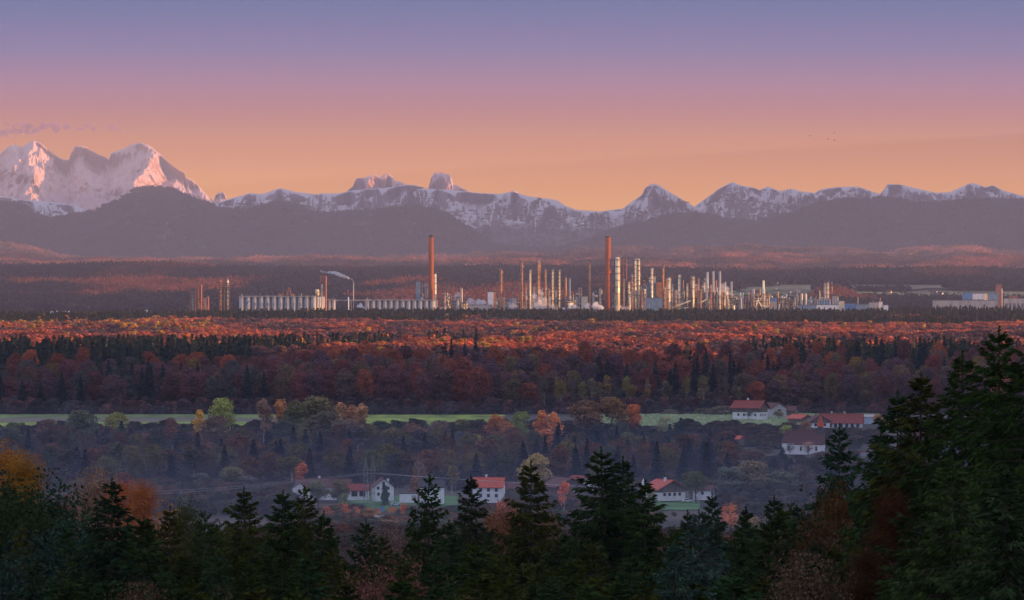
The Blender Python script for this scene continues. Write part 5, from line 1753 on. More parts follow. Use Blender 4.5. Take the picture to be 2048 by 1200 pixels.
for (px, dd, lb, m_) in ((792, 1948, 'pale blue car parked left of the flat white garage', mat('pale_blue_car_paint', (.45, .52, .6), .3, .2, .05, 1)),
                         (1375, 1975, 'white car parked below the dark round tree', mat('white_car_paint', (.7, .7, .7), .3, .1, .05, 1))):
    x = X(px, dd)
    e = empty('parked_car', (x, dd, gz(x, dd) + .3), lb, 'car', rz=R_(8))
    b = MB()
    b.add([(-2.1, -.85, .35), (2.1, -.85, .35), (2.1, .85, .35), (-2.1, .85, .35), (-2.1, -.85, .85), (2.0, -.85, .8), (2.0, .85, .8), (-2.1, .85, .85)],
          [(0, 3, 2, 1), (4, 5, 6, 7), (0, 1, 5, 4), (1, 2, 6, 5), (2, 3, 7, 6), (3, 0, 4, 7)])
    b.add([(-1.9, -.8, .85), (1.0, -.8, .82), (1.0, .8, .82), (-1.9, .8, .85), (-1.3, -.68, 1.45), (.35, -.68, 1.45), (.35, .68, 1.45), (-1.3, .68, 1.45)],
          [(4, 5, 6, 7), (0, 1, 5, 4), (1, 2, 6, 5), (2, 3, 7, 6), (3, 0, 4, 7)])
    b.build('body', m_, e)
    b = MB(); b.add([(-1.6, -.79, .9), (.75, -.79, .9), (.25, -.71, 1.38), (-1.2, -.71, 1.38)], [(0, 1, 2, 3)]); b.build('side_window', glassd, e)
    for wx in (-1.3, 1.3):
        for wy in (-.8, .8):
            b = MB(); b.tube((wx, wy - .1, .33), (wx, wy + .1, .33), .33, n=12); b.build('wheel', capdark, e)

for (px, py, dd, w_, h_, m_, lb) in ((440, 1008, 1962, 3.2, 1.6, wallc, 'tiny white cabin far left of the village by the small orange tree'), (461, 1009, 1960, 3.4, 1.7, bluec, 'tiny blue hut right of the tiny white cabin'),
                                     (406, 1008, 1963, 1.8, 1.4, bluec, 'smallest blue hut left of the tiny white cabin')):
    x = X(px, dd)
    e = empty('hut', (x, dd, Z(py, dd)), lb, 'hut')
    b = MB(); b.box(0, 0, -.8, w_, 3, .8 + h_); b.build('wall', m_, e)
    b = MB(); b.box(0, 0, h_, w_ + .3, 3.3, .15); b.build('roof', roofd, e)
# yard below the lawn: containers and rubble
for (px, py, dd, w_, h_, m_, lb, rr) in ((1355 / 6.0235 + 560, 1024, 1900, 3.4, 1.9, orangec, 'orange container standing on the yard below the lawn', 5),
                                         (1232 / 6.0235 + 560, 1023, 1905, 1.3, 2.0, bluec, 'small dark blue container left of the orange one', 0),
                                         (752, 1025, 1895, 3.8, 1.3, mat('yellow_orange_skip', (.5, .2, .04), .7), 'low yellow-orange skip left of the dark blue container', -6)):
    x = X(px, dd)
    e = empty('container', (x, dd, Z(py, dd)), lb, 'container', rz=R_(rr))
    b = MB(); b.box(0, 0, -2, w_, 2.2, 2 + h_); b.build('body', m_, e)
    b = MB()
    for k in range(int(w_ / .35)):
        b.box(-w_ / 2 + .2 + k * .35, -1.13, .1, .12, .06, h_ - .2)
    b.build('ribs', m_, e)
    b = MB(); b.box(0, 0, h_, w_ + .1, 2.3, .12); b.build('rim', dgrey, e)
for (px, py, dd, w_, lb, sd_) in ((770, 1040, 1870, 7, 'pale heap of rubble and boards below the orange container', 1), (790, 1047, 1860, 6, 'second pale heap with red scraps below the first heap', 2),
                                  (760, 1036, 1875, 4, 'small pale heap left of the big heap', 3)):
    rs = random.Random(sd_)
    x = X(px, dd)
    e = empty('rubble_heap', (x, dd, Z(py, dd)), lb, 'rubble heap')
    for mm in (conc, wallc, brickr):
        b = MB()
        for k in range(12):
            b.box(rs.uniform(-w_ / 2, w_ / 2), rs.uniform(-1.5, 1.5), rs.uniform(-.6, .7), rs.uniform(.5, 2.2), rs.uniform(.4, 1.5), rs.uniform(.15, .6), rs.uniform(0, 3))
        tag(b.build('rubble', mm, e), kind='stuff')

# pylons and their wires
galv = mat('galvanised_pylon_steel', (.20, .21, .20), .6, .3, .1, .5)


def pylon(px, top, d, label, wbase=9, arm=14):
    u = A * d
    x = X(px, d); z0 = gz(x, d) - .3; H = Z(top, d) - z0
    e = empty('power_pylon', (x, d, z0), label, 'pylon', 'power pylons in the village')
    hw = 4.2 * u; zc = Z(941, d) - z0
    b = MB()
    for sx in (-1, 1):
        for sy in (-1, 1):
            b.tube((sx * hw, sy * hw, 0), (sx * hw * .92, sy * hw * .92, zc), .12, n=4)
    n = 8
    for k in range(n + 1):
        z = zc * k / n
        for s in (-1, 1):
            b.tube((-hw, s * hw, z), (hw, s * hw, z), .07, n=3); b.tube((s * hw, -hw, z), (s * hw, hw, z), .07, n=3)
            if k < n:
                zn = zc * (k + 1) / n
                q = 1 if k % 2 else -1
                b.tube((-hw * q, s * hw, z), (hw * q, s * hw, zn), .06, n=3)
                b.tube((s * hw, -hw * q, z), (s * hw, hw * q, zn), .06, n=3)
    b.build('mast', galv, e)
    b = MB()
    for sx in (-1, 1):
        for sy in (-1, 1):
            b.tube((sx * hw * .92, sy * hw * .92, zc), (sx * .08, sy * .08, H), .12, n=4)
    for k in range(5):
        t = k / 5; ww = hw * .92 * (1 - t); z = zc + (H - zc) * t
        w2 = hw * .92 * (1 - (k + 1) / 5); z2 = zc + (H - zc) * (k + 1) / 5
        for s in (-1, 1):
            b.tube((-ww, s * ww, z), (ww, s * ww, z), .07, n=3)
            b.tube((-ww, s * ww, z), (w2, s * w2, z2), .06, n=3); b.tube((ww, s * ww, z), (-w2, s * w2, z2), .06, n=3)
    b.build('peak', galv, e)
    b = MB(); aw = arm / 2 * u
    for s in (-1, 1):
        b.tube((-aw, 0, zc), (aw, 0, zc), .12, n=4); b.tube((s * aw, 0, zc), (s * hw * .5, 0, zc + 1.6), .09, n=4)
        b.tube((s * aw, 0, zc), (0, s * hw, zc), .07, n=3)
    b.build('crossarm', galv, e)
    for s in (-1, 0, 1):
        b = MB(); b.tube((s * aw, 0, zc), (s * aw, 0, zc - .9), .12, n=6); b.build('insulator', glassd, e)
    return x, z0, zc, H, aw


pa = pylon(731.5, 914, 1905, 'left one of the two steel lattice pylons in front of the dark wood')
pb = pylon(745.6, 912, 1880, 'right one of the two steel lattice pylons, slightly taller')
wirem = mat('aluminium_wire', (.35, .35, .36), .5, .4, .05, 1)


def wire(p, q, sag, label, r=.07):
    b = MB(); n = 16
    pts = [Vector(p).lerp(Vector(q), k / n) - Vector((0, 0, sag * 4 * (k / n) * (1 - k / n))) for k in range(n + 1)]
    base = pts[0]
    for k in range(n):
        b.tube(pts[k], pts[k + 1], r, n=3)
    o = b.build('power_line', wirem)
    tag(o, label, 'wire', 'power lines strung from the two pylons')


for (P_, dd, nm) in ((pa, 1905, 'left pylon'), (pb, 1880, 'right pylon')):
    x_, z0_, zc_, H_, aw_ = P_
    for s, w3 in ((-1, 'front'), (1, 'rear')):
        wire((x_ + s * aw_, dd, z0_ + zc_ - .9), (X(-60, 1800) + s * 2, 1800, Z(990 + s * 4, 1800)), 3, 'slack power line running left over the village from the %s, %s strand' % (nm, w3), .035)
        wire((x_ + s * aw_, dd, z0_ + zc_ - .9), (X(2200, 2150) + s * 2, 2150, Z(985 + s * 4, 2150)), 4, 'faint power line running right along the village from the %s, %s strand' % (nm, w3), .035)

# birds
for i, (px, py, lb) in enumerate(((1620, 272, 'lone dark bird, leftmost of the four in the evening sky'), (1656, 279, 'dark bird just below the highest one in the sky'),
                                  (1668, 266, 'highest of the four dark birds in the sky'), (1669, 281, 'lowest and rightmost dark bird in the sky'))):
    d = 900
    b = MB(); s_ = .19
    b.tube((-.9 * s_, 0, 0), (.9 * s_, 0, .1 * s_), .22 * s_, .08 * s_, 6)
    b.add([(-.4 * s_, 0, 0), (.3 * s_, 0, 0), (.1 * s_, -1.6 * s_, .7 * s_), (-.3 * s_, 0, .05 * s_), (.3 * s_, 0, .05), (.0, 1.6 * s_, .8 * s_)], [(0, 1, 2), (3, 5, 4)])
    b.add([(0, 0, 0), (.35 * s_, 0, .05 * s_), (1.3 * s_, .1, .9 * s_), (-1.2 * s_, .1, .8 * s_), (-.35 * s_, 0, 0)], [(0, 1, 2), (0, 3, 4)])
    o = b.build('bird', capdark); o.location = (X(px, d), d, Z(py, d)); o.rotation_euler = (0, .2 * i, .6 * i)
    tag(o, lb, 'bird', 'birds in the evening sky')

# crop plants on the pale field
bv = MB(); bv.add([(-.3, 0, 0), (0, -.3, .05), (.3, 0, 0), (0, .3, .05), (0, 0, .5), (.2, .2, .42), (-.22, -.15, .4)], [(0, 1, 4), (1, 2, 4), (2, 3, 5), (3, 0, 6), (0, 1, 6), (1, 2, 5)])
cmat_ = mat('pale_crop_leaves', (.24, .30, .14), .8, 0, .3, .6)
g1 = np.random.default_rng(17)
P = np.stack([g1.uniform(1180, 1640, 9000), g1.uniform(2488, 2698, 9000)], 1)
rows_ = np.round(P[:, 1] / 2.2) * 2.2 + g1.normal(0, .15, len(P))
Vt = []; Ft = []
vv = np.array(bv.v); off = 0
tri = np.array([f for f in bv.f])
xs = X(P[:, 0], rows_); zs = ground(xs, rows_) + .5
vw = (vnoise(xs / 9, rows_ / 9, 3) > .38)
xs, rows_, zs = xs[vw], rows_[vw], zs[vw]
sc_ = g1.uniform(.7, 1.6, len(xs))
Vt = (vv[None] * sc_[:, None, None] + np.stack([xs, rows_, zs], 1)[:, None]).reshape(-1, 3)
Ft = (tri[None] + (np.arange(len(xs)) * len(vv))[:, None, None]).reshape(-1, 3)
tag(link('crop_plants', npmesh('crop_plants', Vt, Ft, cmat_)), 'pale green crop plants covering the field below the farmhouse', 'crop', kind='stuff')

# ------------------------------------------------------------------ trees one can tell apart, middle distance
TB = 'trees of the wooded slope above the village'
T = [  # proto, px, top, d, width px, tint, label
    ('bush0', 35, 846, 2462, 60, OLIVE, 'low olive bush at the left picture edge below the green field'),
    ('round0', 92, 839, 2440, 62, PURP, 'purple-brown round tree before the left field'),
    ('bare0', 122, 852, 2430, 40, BROWN, 'thin brown tree between the purple-brown tree and the grey-green one'),
    ('round1', 168, 822, 2425, 78, (.075, .075, .052), 'wide grey-green tree covering the left field, beside the olive one'),
    ('round2', 232, 824, 2440, 62, (.15, .12, .045), 'olive-yellow tree with a hunting-stand speck above it'),
    ('conifer0', 243, 842, 2400, 44, BGREEN, 'dark blue-green fir below the olive-yellow tree'),
    ('conifer1', 212, 852, 2385, 36, BGREEN, 'smaller dark fir left of the fir below the olive-yellow tree'),
    ('round3', 292, 866, 2380, 76, BROWN, 'brown bushy tree right of the dark blue-green fir'),
    ('conifer2', 357, 852, 2395, 42, BGREEN, 'dark fir alone before the ploughed strip'),
    ('birch0', 398, 820, 2430, 36, GOLD, 'small golden tree left of the tall yellow-green one'),
    ('round1', 443, 797, 2440, 64, YGREEN, 'tall yellow-green tree over the left fields'),
    ('round0', 428, 832, 2405, 86, BROWN, 'broad brown tree below the tall yellow-green one'),
    ('birch2', 528, 797, 2430, 40, (.15, .085, .060), 'slim reddish tree left of the small orange-topped tree'),
    ('birch1', 560, 799, 2436, 32, (.28, .13, .055), 'small orange-topped tree between the reddish one and the olive dome'),
    ('round2', 592, 800, 2430, 62, OLIVE, 'olive tree left of the tall olive dome'),
    ('round3', 628, 792, 2440, 92, (.115, .090, .050), 'tall olive dome of a tree in the middle of the left row'),
    ('round0', 660, 822, 2405, 84, (.080, .070, .045), 'dark olive tree below the tall olive dome'),
    ('birch0', 682, 805, 2432, 36, (.26, .13, .075), 'pinkish orange tree, left one of the cluster beside the green field'),
    ('birch1', 705, 810, 2436, 34, (.24, .12, .065), 'pinkish orange tree, middle one of the cluster beside the green field'),
    ('birch2', 722, 806, 2430, 36, (.27, .14, .07), 'pinkish orange tree, right one of the cluster beside the green field'),
    ('round1', 695, 838, 2385, 82, (.12, .085, .060), 'brownish tree at the foot of the pinkish orange cluster'),
    ('conifer0', 797, 843, 2410, 42, BGREEN, 'dark fir standing before the bright green field'),
    ('round2', 826, 846, 2400, 66, BROWN, 'brown tree right of the dark fir before the bright green field'),
    ('round3', 880, 840, 2420, 54, (.10, .07, .055), 'grey-brown tree against the middle of the bright green field'),
    ('birch1', 925, 838, 2420, 40, OLIVE, 'olive tree with a yellow lower half before the bright green field'),
    ('birch0', 948, 868, 2380, 44, (.22, .17, .05), 'yellow tree below the right part of the bright green field'),
    ('birch2', 990, 828, 2425, 46, (.32, .13, .05), 'orange spiky tree at the right end of the bright green field'),
    ('birch1', 1012, 842, 2410, 36, (.24, .11, .05), 'duller orange tree leaning on the orange spiky one'),
    ('round0', 1038, 824, 2430, 62, (.13, .13, .045), 'yellow-green tree left of the big orange tree'),
    ('birch0', 1082, 821, 2400, 44, (.36, .14, .05), 'big orange tree, left half of the bright pair'),
    ('birch2', 1108, 824, 2396, 40, (.38, .16, .055), 'big orange tree, right half of the bright pair'),
    ('birch1', 1092, 858, 2380, 50, (.34, .13, .05), 'lower orange tree at the foot of the bright pair'),
    ('round2', 1170, 800, 2452, 90, (.10, .060, .035), 'brown round tree between the orange pair and the crop field'),
    ('round1', 1225, 795, 2456, 70, (.12, .065, .035), 'russet tree touching the left end of the crop field'),
    ('round3', 1268, 808, 2462, 40, (.26, .085, .035), 'rusty orange tree at the very left end of the crop field'),
    ('conifer1', 1362, 836, 2420, 44, BGREEN, 'dark fir standing alone before the pale crop field'),
    ('conifer2', 1340, 850, 2400, 40, BGREEN, 'smaller dark fir beside the fir before the pale crop field'),
    ('round0', 1330, 832, 2455, 44, (.20, .20, .11), 'pale hazy bush before the pale crop field'),
    ('bush0', 1640, 872, 2300, 30, DGREEN, 'dark bush at the right corner of the church'),
    ('nearbare', 1616, 880, 2285, 38, (.26, .16, .11), 'bare pinkish tree in front of the church wall'),
    ('bare0', 1580, 884, 2285, 26, (.10, .08, .07), 'small dark bare tree before the church choir'),
    ('round3', 1575, 850, 2400, 30, YGREEN, 'small yellow-green tree between the farm and the church'),
    ('round2', 1612, 842, 2420, 30, (.16, .09, .05), 'brown bush right of the small yellow-green tree'),
    ('bare1', 1497, 816, 2570, 24, (.05, .05, .04), 'dark apple tree before the big farmhouse'),
    ('round1', 1558, 822, 2600, 24, (.14, .11, .06), 'olive bush before the grey boarded barn'),
    ('birch0', 1757, 829, 2480, 34, (.26, .13, .06), 'orange-brown tree at the right end of the farm'),
    ('bush0', 1445, 812, 2690, 66, (.085, .070, .050), 'low brown thicket left of the big farmhouse'),
    ('bush0', 1410, 817, 2700, 54, (.080, .075, .045), 'low olive thicket beside the brown one by the farmhouse'),
    ('bush0', 1340, 822, 2705, 40, (.09, .085, .05), 'small bush at the far edge of the pale crop field'),
    # valley floor
    ('round0', 405, 946, 2090, 52, GREY, 'grey round tree at the left end of the valley'),
    ('round1', 468, 934, 2080, 62, (.11, .095, .055), 'olive-grey tree in the mist left of the village'),
    ('birch1', 443, 985, 2010, 22, ORANGE, 'small orange tree by the far-left sheds'),
    ('round2', 498, 950, 2060, 48, GREY, 'grey tree right of the olive-grey one in the mist'),
    ('birch2', 602, 925, 2060, 36, (.30, .085, .035), 'rusty red tree behind the long farmhouse'),
    ('round3', 636, 961, 1950, 52, (.085, .085, .045), 'olive tree in front of the long farmhouse, left one'),
    ('round0', 676, 960, 1945, 56, (.095, .080, .045), 'olive-brown tree in front of the long farmhouse, right one'),
    ('bush0', 690, 988, 1920, 30, (.11, .13, .06), 'pale green bush at the left end of the lawn'),
    ('conifer1', 830, 936, 1990, 34, (.13, .075, .04), 'brown cone-shaped larch left of the white barn'),
    ('bare1', 838, 906, 2020, 42, (.12, .07, .06), 'tall bare birch with a white trunk behind the flat garage'),
    ('birch0', 905, 930, 2040, 34, (.14, .095, .05), 'brown slim tree right of the white barn'),
    ('round2', 1073, 907, 2030, 68, (.24, .18, .085), 'tan round-headed tree behind the second large spruce'),
    ('bush0', 770, 970, 1945, 18, DGREEN, 'dark bush in front of the white gabled house'),
    ('round1', 1392, 943, 1965, 68, (.060, .068, .032), 'dark olive round tree right of the broad red-roofed house'),
    ('round0', 1462, 934, 1990, 84, (.085, .092, .07), 'grey-green willow, left dome of the pair right of the village'),
    ('round3', 1502, 921, 2000, 96, (.12, .10, .065), 'grey-tan willow, tall middle dome right of the village'),
    ('round2', 1560, 940, 2010, 84, (.095, .085, .065), 'grey-brown willow, right dome beside the young fir'),
    ('round1', 1600, 930, 2030, 60, (.085, .07, .06), 'grey-brown tree below the church'),
    ('bush0', 1300, 985, 1940, 34, (.14, .12, .06), 'olive bush before the broad red-roofed house'),
    ('birch2', 1128, 962, 1880, 28, (.42, .14, .075), 'bright salmon tree glowing behind the second large spruce'),
    ('bare0', 655, 1012, 1850, 30, (.34, .10, .045), 'orange-red scrub tree left of the yard'),
    ('bare0', 692, 1006, 1850, 26, (.38, .11, .045), 'brightest orange-red scrub tree left of the yard'),
    ('bare1', 712, 1012, 1855, 24, (.34, .12, .05), 'orange-red scrub tree nearest to the yard'),
    ('round0', 740, 1016, 1840, 36, (.26, .14, .06), 'orange-brown tree at the foot of the pylons'),
    ('birch0', 806, 1006, 1850, 18, (.42, .12, .05), 'slim flame-orange tree right of the yard'),
    ('round1', 775, 1042, 1800, 54, (.16, .095, .065), 'pinkish brown tree covering the bottom of the yard'),
    ('bush0', 1005, 1005, 1840, 34, (.38, .13, .07), 'salmon bush between the two left spruces of the centre'),
    ('bush0', 1030, 1018, 1840, 32, (.34, .12, .06), 'second salmon bush right of the first'),
    ('bare0', 1462, 1004, 1700, 36, (.42, .14, .065), 'salmon-red bare shrub tree right of the blue fir'),
    ('bare0', 1448, 1008, 1710, 26, (.38, .12, .06), 'second salmon-red bare shrub tree left of the first'),
    ('round2', 1506, 1030, 1680, 34, (.18, .13, .075), 'tan bush right of the salmon-red shrubs'),
    ('round3', 270, 978, 1500, 0.1, GREY, ''),
]
for (k_, px, tp, d, wp, tint, lb) in T:
    if lb:
        ptree(k_, px, tp, d, wp * 1.12, vary(tuple(2.0 * v for v in tint), .08), lb)

# distinct labels for the many alike trees: by the landmark they stand under and their row
POOL = []


def autolabel():
    from collections import defaultdict
    dd = defaultdict(list)
    for o, key, px in POOL:
        dd[key].append((px, o))
    for key, L2 in dd.items():
        L2.sort(key=lambda t: t[0])
        n = len(L2)
        for i, (px, o) in enumerate(L2):
            if n == 1: w2 = ''
            elif n == 2: w2 = (', left one', ', right one')[i]
            elif n == 3: w2 = (', left one', ', middle one', ', right one')[i]
            else: w2 = ', %s from left' % ('first', 'second', 'third', 'fourth', 'fifth', 'sixth', 'seventh', 'eighth')[min(i, 7)]
            o['label'] = key + w2


def near(px, marks):
    return min(marks, key=lambda m: abs(m[0] - px))[1]


MV = [(0, 'left picture edge'), (110, 'tall edge pines'), (224, 'large left spruce'), (318, 'leafless pinkish tree'), (405, 'sparse yellowish tree'), (488, 'lone-tipped spruce'), (600, 'long white farmhouse'),
      (700, 'low brown-roofed garage'), (740, 'two pylons'), (800, 'flat white garage'), (864, 'white barn'), (978, 'red-roofed white house'), (1062, 'tan round-headed tree'), (1128, 'broad brown roof'),
      (1215, 'double-topped big spruce'), (1330, 'broad red-roofed house'), (1400, 'pale blue-green fir'), (1500, 'grey-tan willow'), (1600, 'white church'), (1679, 'bright young spruce'),
      (1770, 'long farm range'), (1842, 'fork-topped spruce'), (1925, 'second tallest spruce'), (1998, 'tallest spruce'), (2052, 'right picture edge')]
MP = [(0, 'left picture edge'), (120, 'left domed roof'), (240, 'right domed roof'), (386, 'dark platform tower'), (448, 'twin orange columns'), (560, 'lettered silos'), (645, 'rusty lattice tower'), (707, 'thin smoking stack'),
      (800, 'second silo row'), (862, 'left brown chimney'), (980, 'white boiler house'), (1044, 'tallest orange column'), (1110, 'ringed columns'), (1215, 'right brown chimney'), (1300, 'blue building'),
      (1338, 'domed yellow column'), (1427, 'three grey stacks'), (1520, 'yellow plant'), (1607, 'cream silos'), (1652, 'pale tower pair'), (1730, 'warehouse row'), (1820, 'far white farmstead'),
      (1935, 'blue factory block'), (1998, 'brick tower'), (2048, 'right picture edge')]
ORD = ['front', 'second', 'third', 'fourth', 'fifth', 'sixth', 'seventh']

# dark mixed trees filling the slope above the village, each one its own
rs = random.Random(21)
random.seed(5)
cnt = 0


def capy(px, row):
    if px < 1290: return (856 if (int(px) // 37) % 3 else 838)
    if px < 1475: return 872
    return 918 if row < 6 else 930


for row, d0 in enumerate((2430, 2395, 2350, 2295, 2235, 2170, 2110)):
    px = -50 + row * 13
    while px < 2060:
        px += rs.uniform(30, 54)
        d = d0 + rs.uniform(-20, 20)
        if row >= 5 and 700 < px < 1000 and rs.random() < .4:
            continue
        if 1380 < px < 1800 and d > 2235:
            if not (px < 1475 and row > 0):
                continue
        con = rs.random() < (.6 if (1110 < px < 1480 or px > 1040 and row > 3) else (.3 if row > 1 else .12))
        x = X(px, d); zg_ = gz(x, d)
        if con:
            hgt = rs.uniform(14, 20) - (3 if row == 0 else 0)
            hgt = max(4, min(hgt, Z(capy(px, row) + rs.uniform(0, 12), d) - zg_))
            o = tree(f'conifer{rs.randrange(3)}', x, d, zg_ + hgt, rs.uniform(6.5, 9), vary((.020, .030, .040), .3), 'x', 'fir_tree', 'tree', 'dark firs on the slope above the village', minh=8)
            POOL.append((o, 'dark fir on the slope above the %s, %s row' % (near(px, MV), ORD[6 - row]), px))
        else:
            hgt = rs.uniform(12.5, 19) if px < 1470 or row > 4 else rs.uniform(7, 10)
            hgt = max(3.5, min(hgt, Z(capy(px, row) + rs.uniform(-6, 12), d) - zg_))
            tcol = rs.choice([(.10, .072, .062), (.085, .082, .062), (.14, .075, .058), (.092, .08, .088), (.13, .115, .065), (.17, .082, .055), (.17, .13, .06)])
            o = tree(rs.choice(['round0', 'round1', 'round2', 'round3', 'bare0', 'birch1', 'round2']), x, d, zg_ + hgt, rs.uniform(10.5, 18), vary(tcol, .25), 'x', 'tree', 'tree', 'dim leafy trees on the slope above the village', minh=7)
            POOL.append((o, 'dim %s tree on the slope above the %s, %s row' % ('russet' if tcol[0] > .1 else 'grey-brown', near(px, MV), ORD[6 - row]), px))
        cnt += 1


def undergrowth(name, pts, tints, label, h=(3, 6)):
    g = np.random.default_rng(len(pts))
    n = len(pts)
    s1 = g.uniform(.8, 1.5, n); s2 = g.uniform(h[0], h[1], n) / 6.0
    forest(name, np.column_stack([pts, ground(pts[:, 0], pts[:, 1]) - .4]), tints, np.stack([s1, s1, s2], 1), np.zeros(n, int), g.uniform(0, 6.28, n), ['bush0'], label)


g2 = np.random.default_rng(31)
n = 2200
dd_ = g2.uniform(2080, 2462, n); pp = g2.uniform(-220, 2380, n)
ok = ~((pp > 1470) & (dd_ > 2235) & (pp < 1860)) & ~((pp > 690) & (pp < 900) & (dd_ < 2100))
dd_, pp = dd_[ok], pp[ok]; n = len(pp)
undergrowth('undergrowth', np.column_stack([X(pp, dd_), dd_]), np.array([[.055, .045, .045], [.045, .045, .04], [.07, .045, .038]])[g2.integers(0, 3, n)] * g2.uniform(.6, 1.4, (n, 1)),
            'dark undergrowth between the trees of the wooded slope', (3, 6))
n = 2000
dd_ = g2.uniform(1880, 2090, n); pp = g2.uniform(-220, 2380, n)
ok = ((pp < 585) | (pp > 1010)) & ~((pp > 1285) & (pp < 1400) & (dd_ > 1910)) & ~((pp > 1285) & (pp < 1440) & (dd_ < 2000)) & ~((pp > 1080) & (pp < 1200) & (dd_ > 1960))
undergrowth('undergrowth', np.column_stack([X(pp, dd_), dd_])[ok], np.array([[.095, .075, .06], [.08, .075, .06], [.12, .075, .05]])[g2.integers(0, 3, ok.sum())] * g2.uniform(.6, 1.4, (ok.sum(), 1)),
            'grey-brown hedges and scrub around the village', (2.5, 6))
n = 700
dd_ = g2.uniform(2438, 2479, n); pp = g2.uniform(-80, 1478, n)
undergrowth('undergrowth', np.column_stack([X(pp, dd_), dd_]), np.array([[.06, .05, .04], [.05, .055, .035], [.085, .05, .04]])[g2.integers(0, 3, n)] * g2.uniform(.6, 1.4, (n, 1)),
            'dark bushes along the lower edge of the fields', (1.0, 5.0))
n = 260
dd_ = g2.uniform(2335, 2478, n); pp = g2.uniform(1465, 1765, n)
ok = ~((pp > 1605) & (dd_ > 2440)) & ~((np.abs(pp - 1480) < 14) & (dd_ < 2345))
undergrowth('undergrowth', np.column_stack([X(pp, dd_), dd_])[ok], np.array([[.075, .05, .042], [.06, .055, .035], [.10, .055, .04]])[g2.integers(0, 3, ok.sum())] * g2.uniform(.6, 1.4, (ok.sum(), 1)),
            'brown hedges between the church and the farm', (1.5, 3.6))
n = 900
dd_ = g2.uniform(1740, 1912, n); pp = g2.uniform(560, 1300, n)
ok = ~((pp > 728) & (pp < 812) & (dd_ > 1840))
undergrowth('undergrowth', np.column_stack([X(pp, dd_), dd_])[ok], np.array([[.12, .085, .06], [.10, .09, .06], [.18, .085, .05], [.08, .10, .05]])[g2.integers(0, 4, ok.sum())] * g2.uniform(.6, 1.4, (ok.sum(), 1)),
            'reddish scrub below the village lawn', (1.0, 3.4))
n = 60
dd_ = g2.uniform(2235, 2330, n); pp = g2.uniform(1480, 1760, n)
ok = ~((pp > 1540) & (pp < 1665) & (dd_ > 2268))
undergrowth('undergrowth', np.column_stack([X(pp, dd_), dd_])[ok], np.tile([[.085, .07, .05]], (ok.sum(), 1)) * g2.uniform(.6, 1.4, (ok.sum(), 1)), 'brown scrub around the church', (1.2, 3))
n = 3200
dd_ = 2712 + g2.uniform(0, 1, n) ** 1.3 * 260; pp = g2.uniform(-220, 2380, n)
ok = ~((pp > 1455) & (pp < 1600) & (dd_ < 2725))
undergrowth('undergrowth', np.column_stack([X(pp, dd_), dd_])[ok], np.array([[.09, .055, .06], [.07, .06, .06], [.12, .058, .05]])[g2.integers(0, 3, ok.sum())] * g2.uniform(.6, 1.4, (ok.sum(), 1)),
            'dark purple-brown undergrowth along the foot of the forest behind the fields', (4, 9))

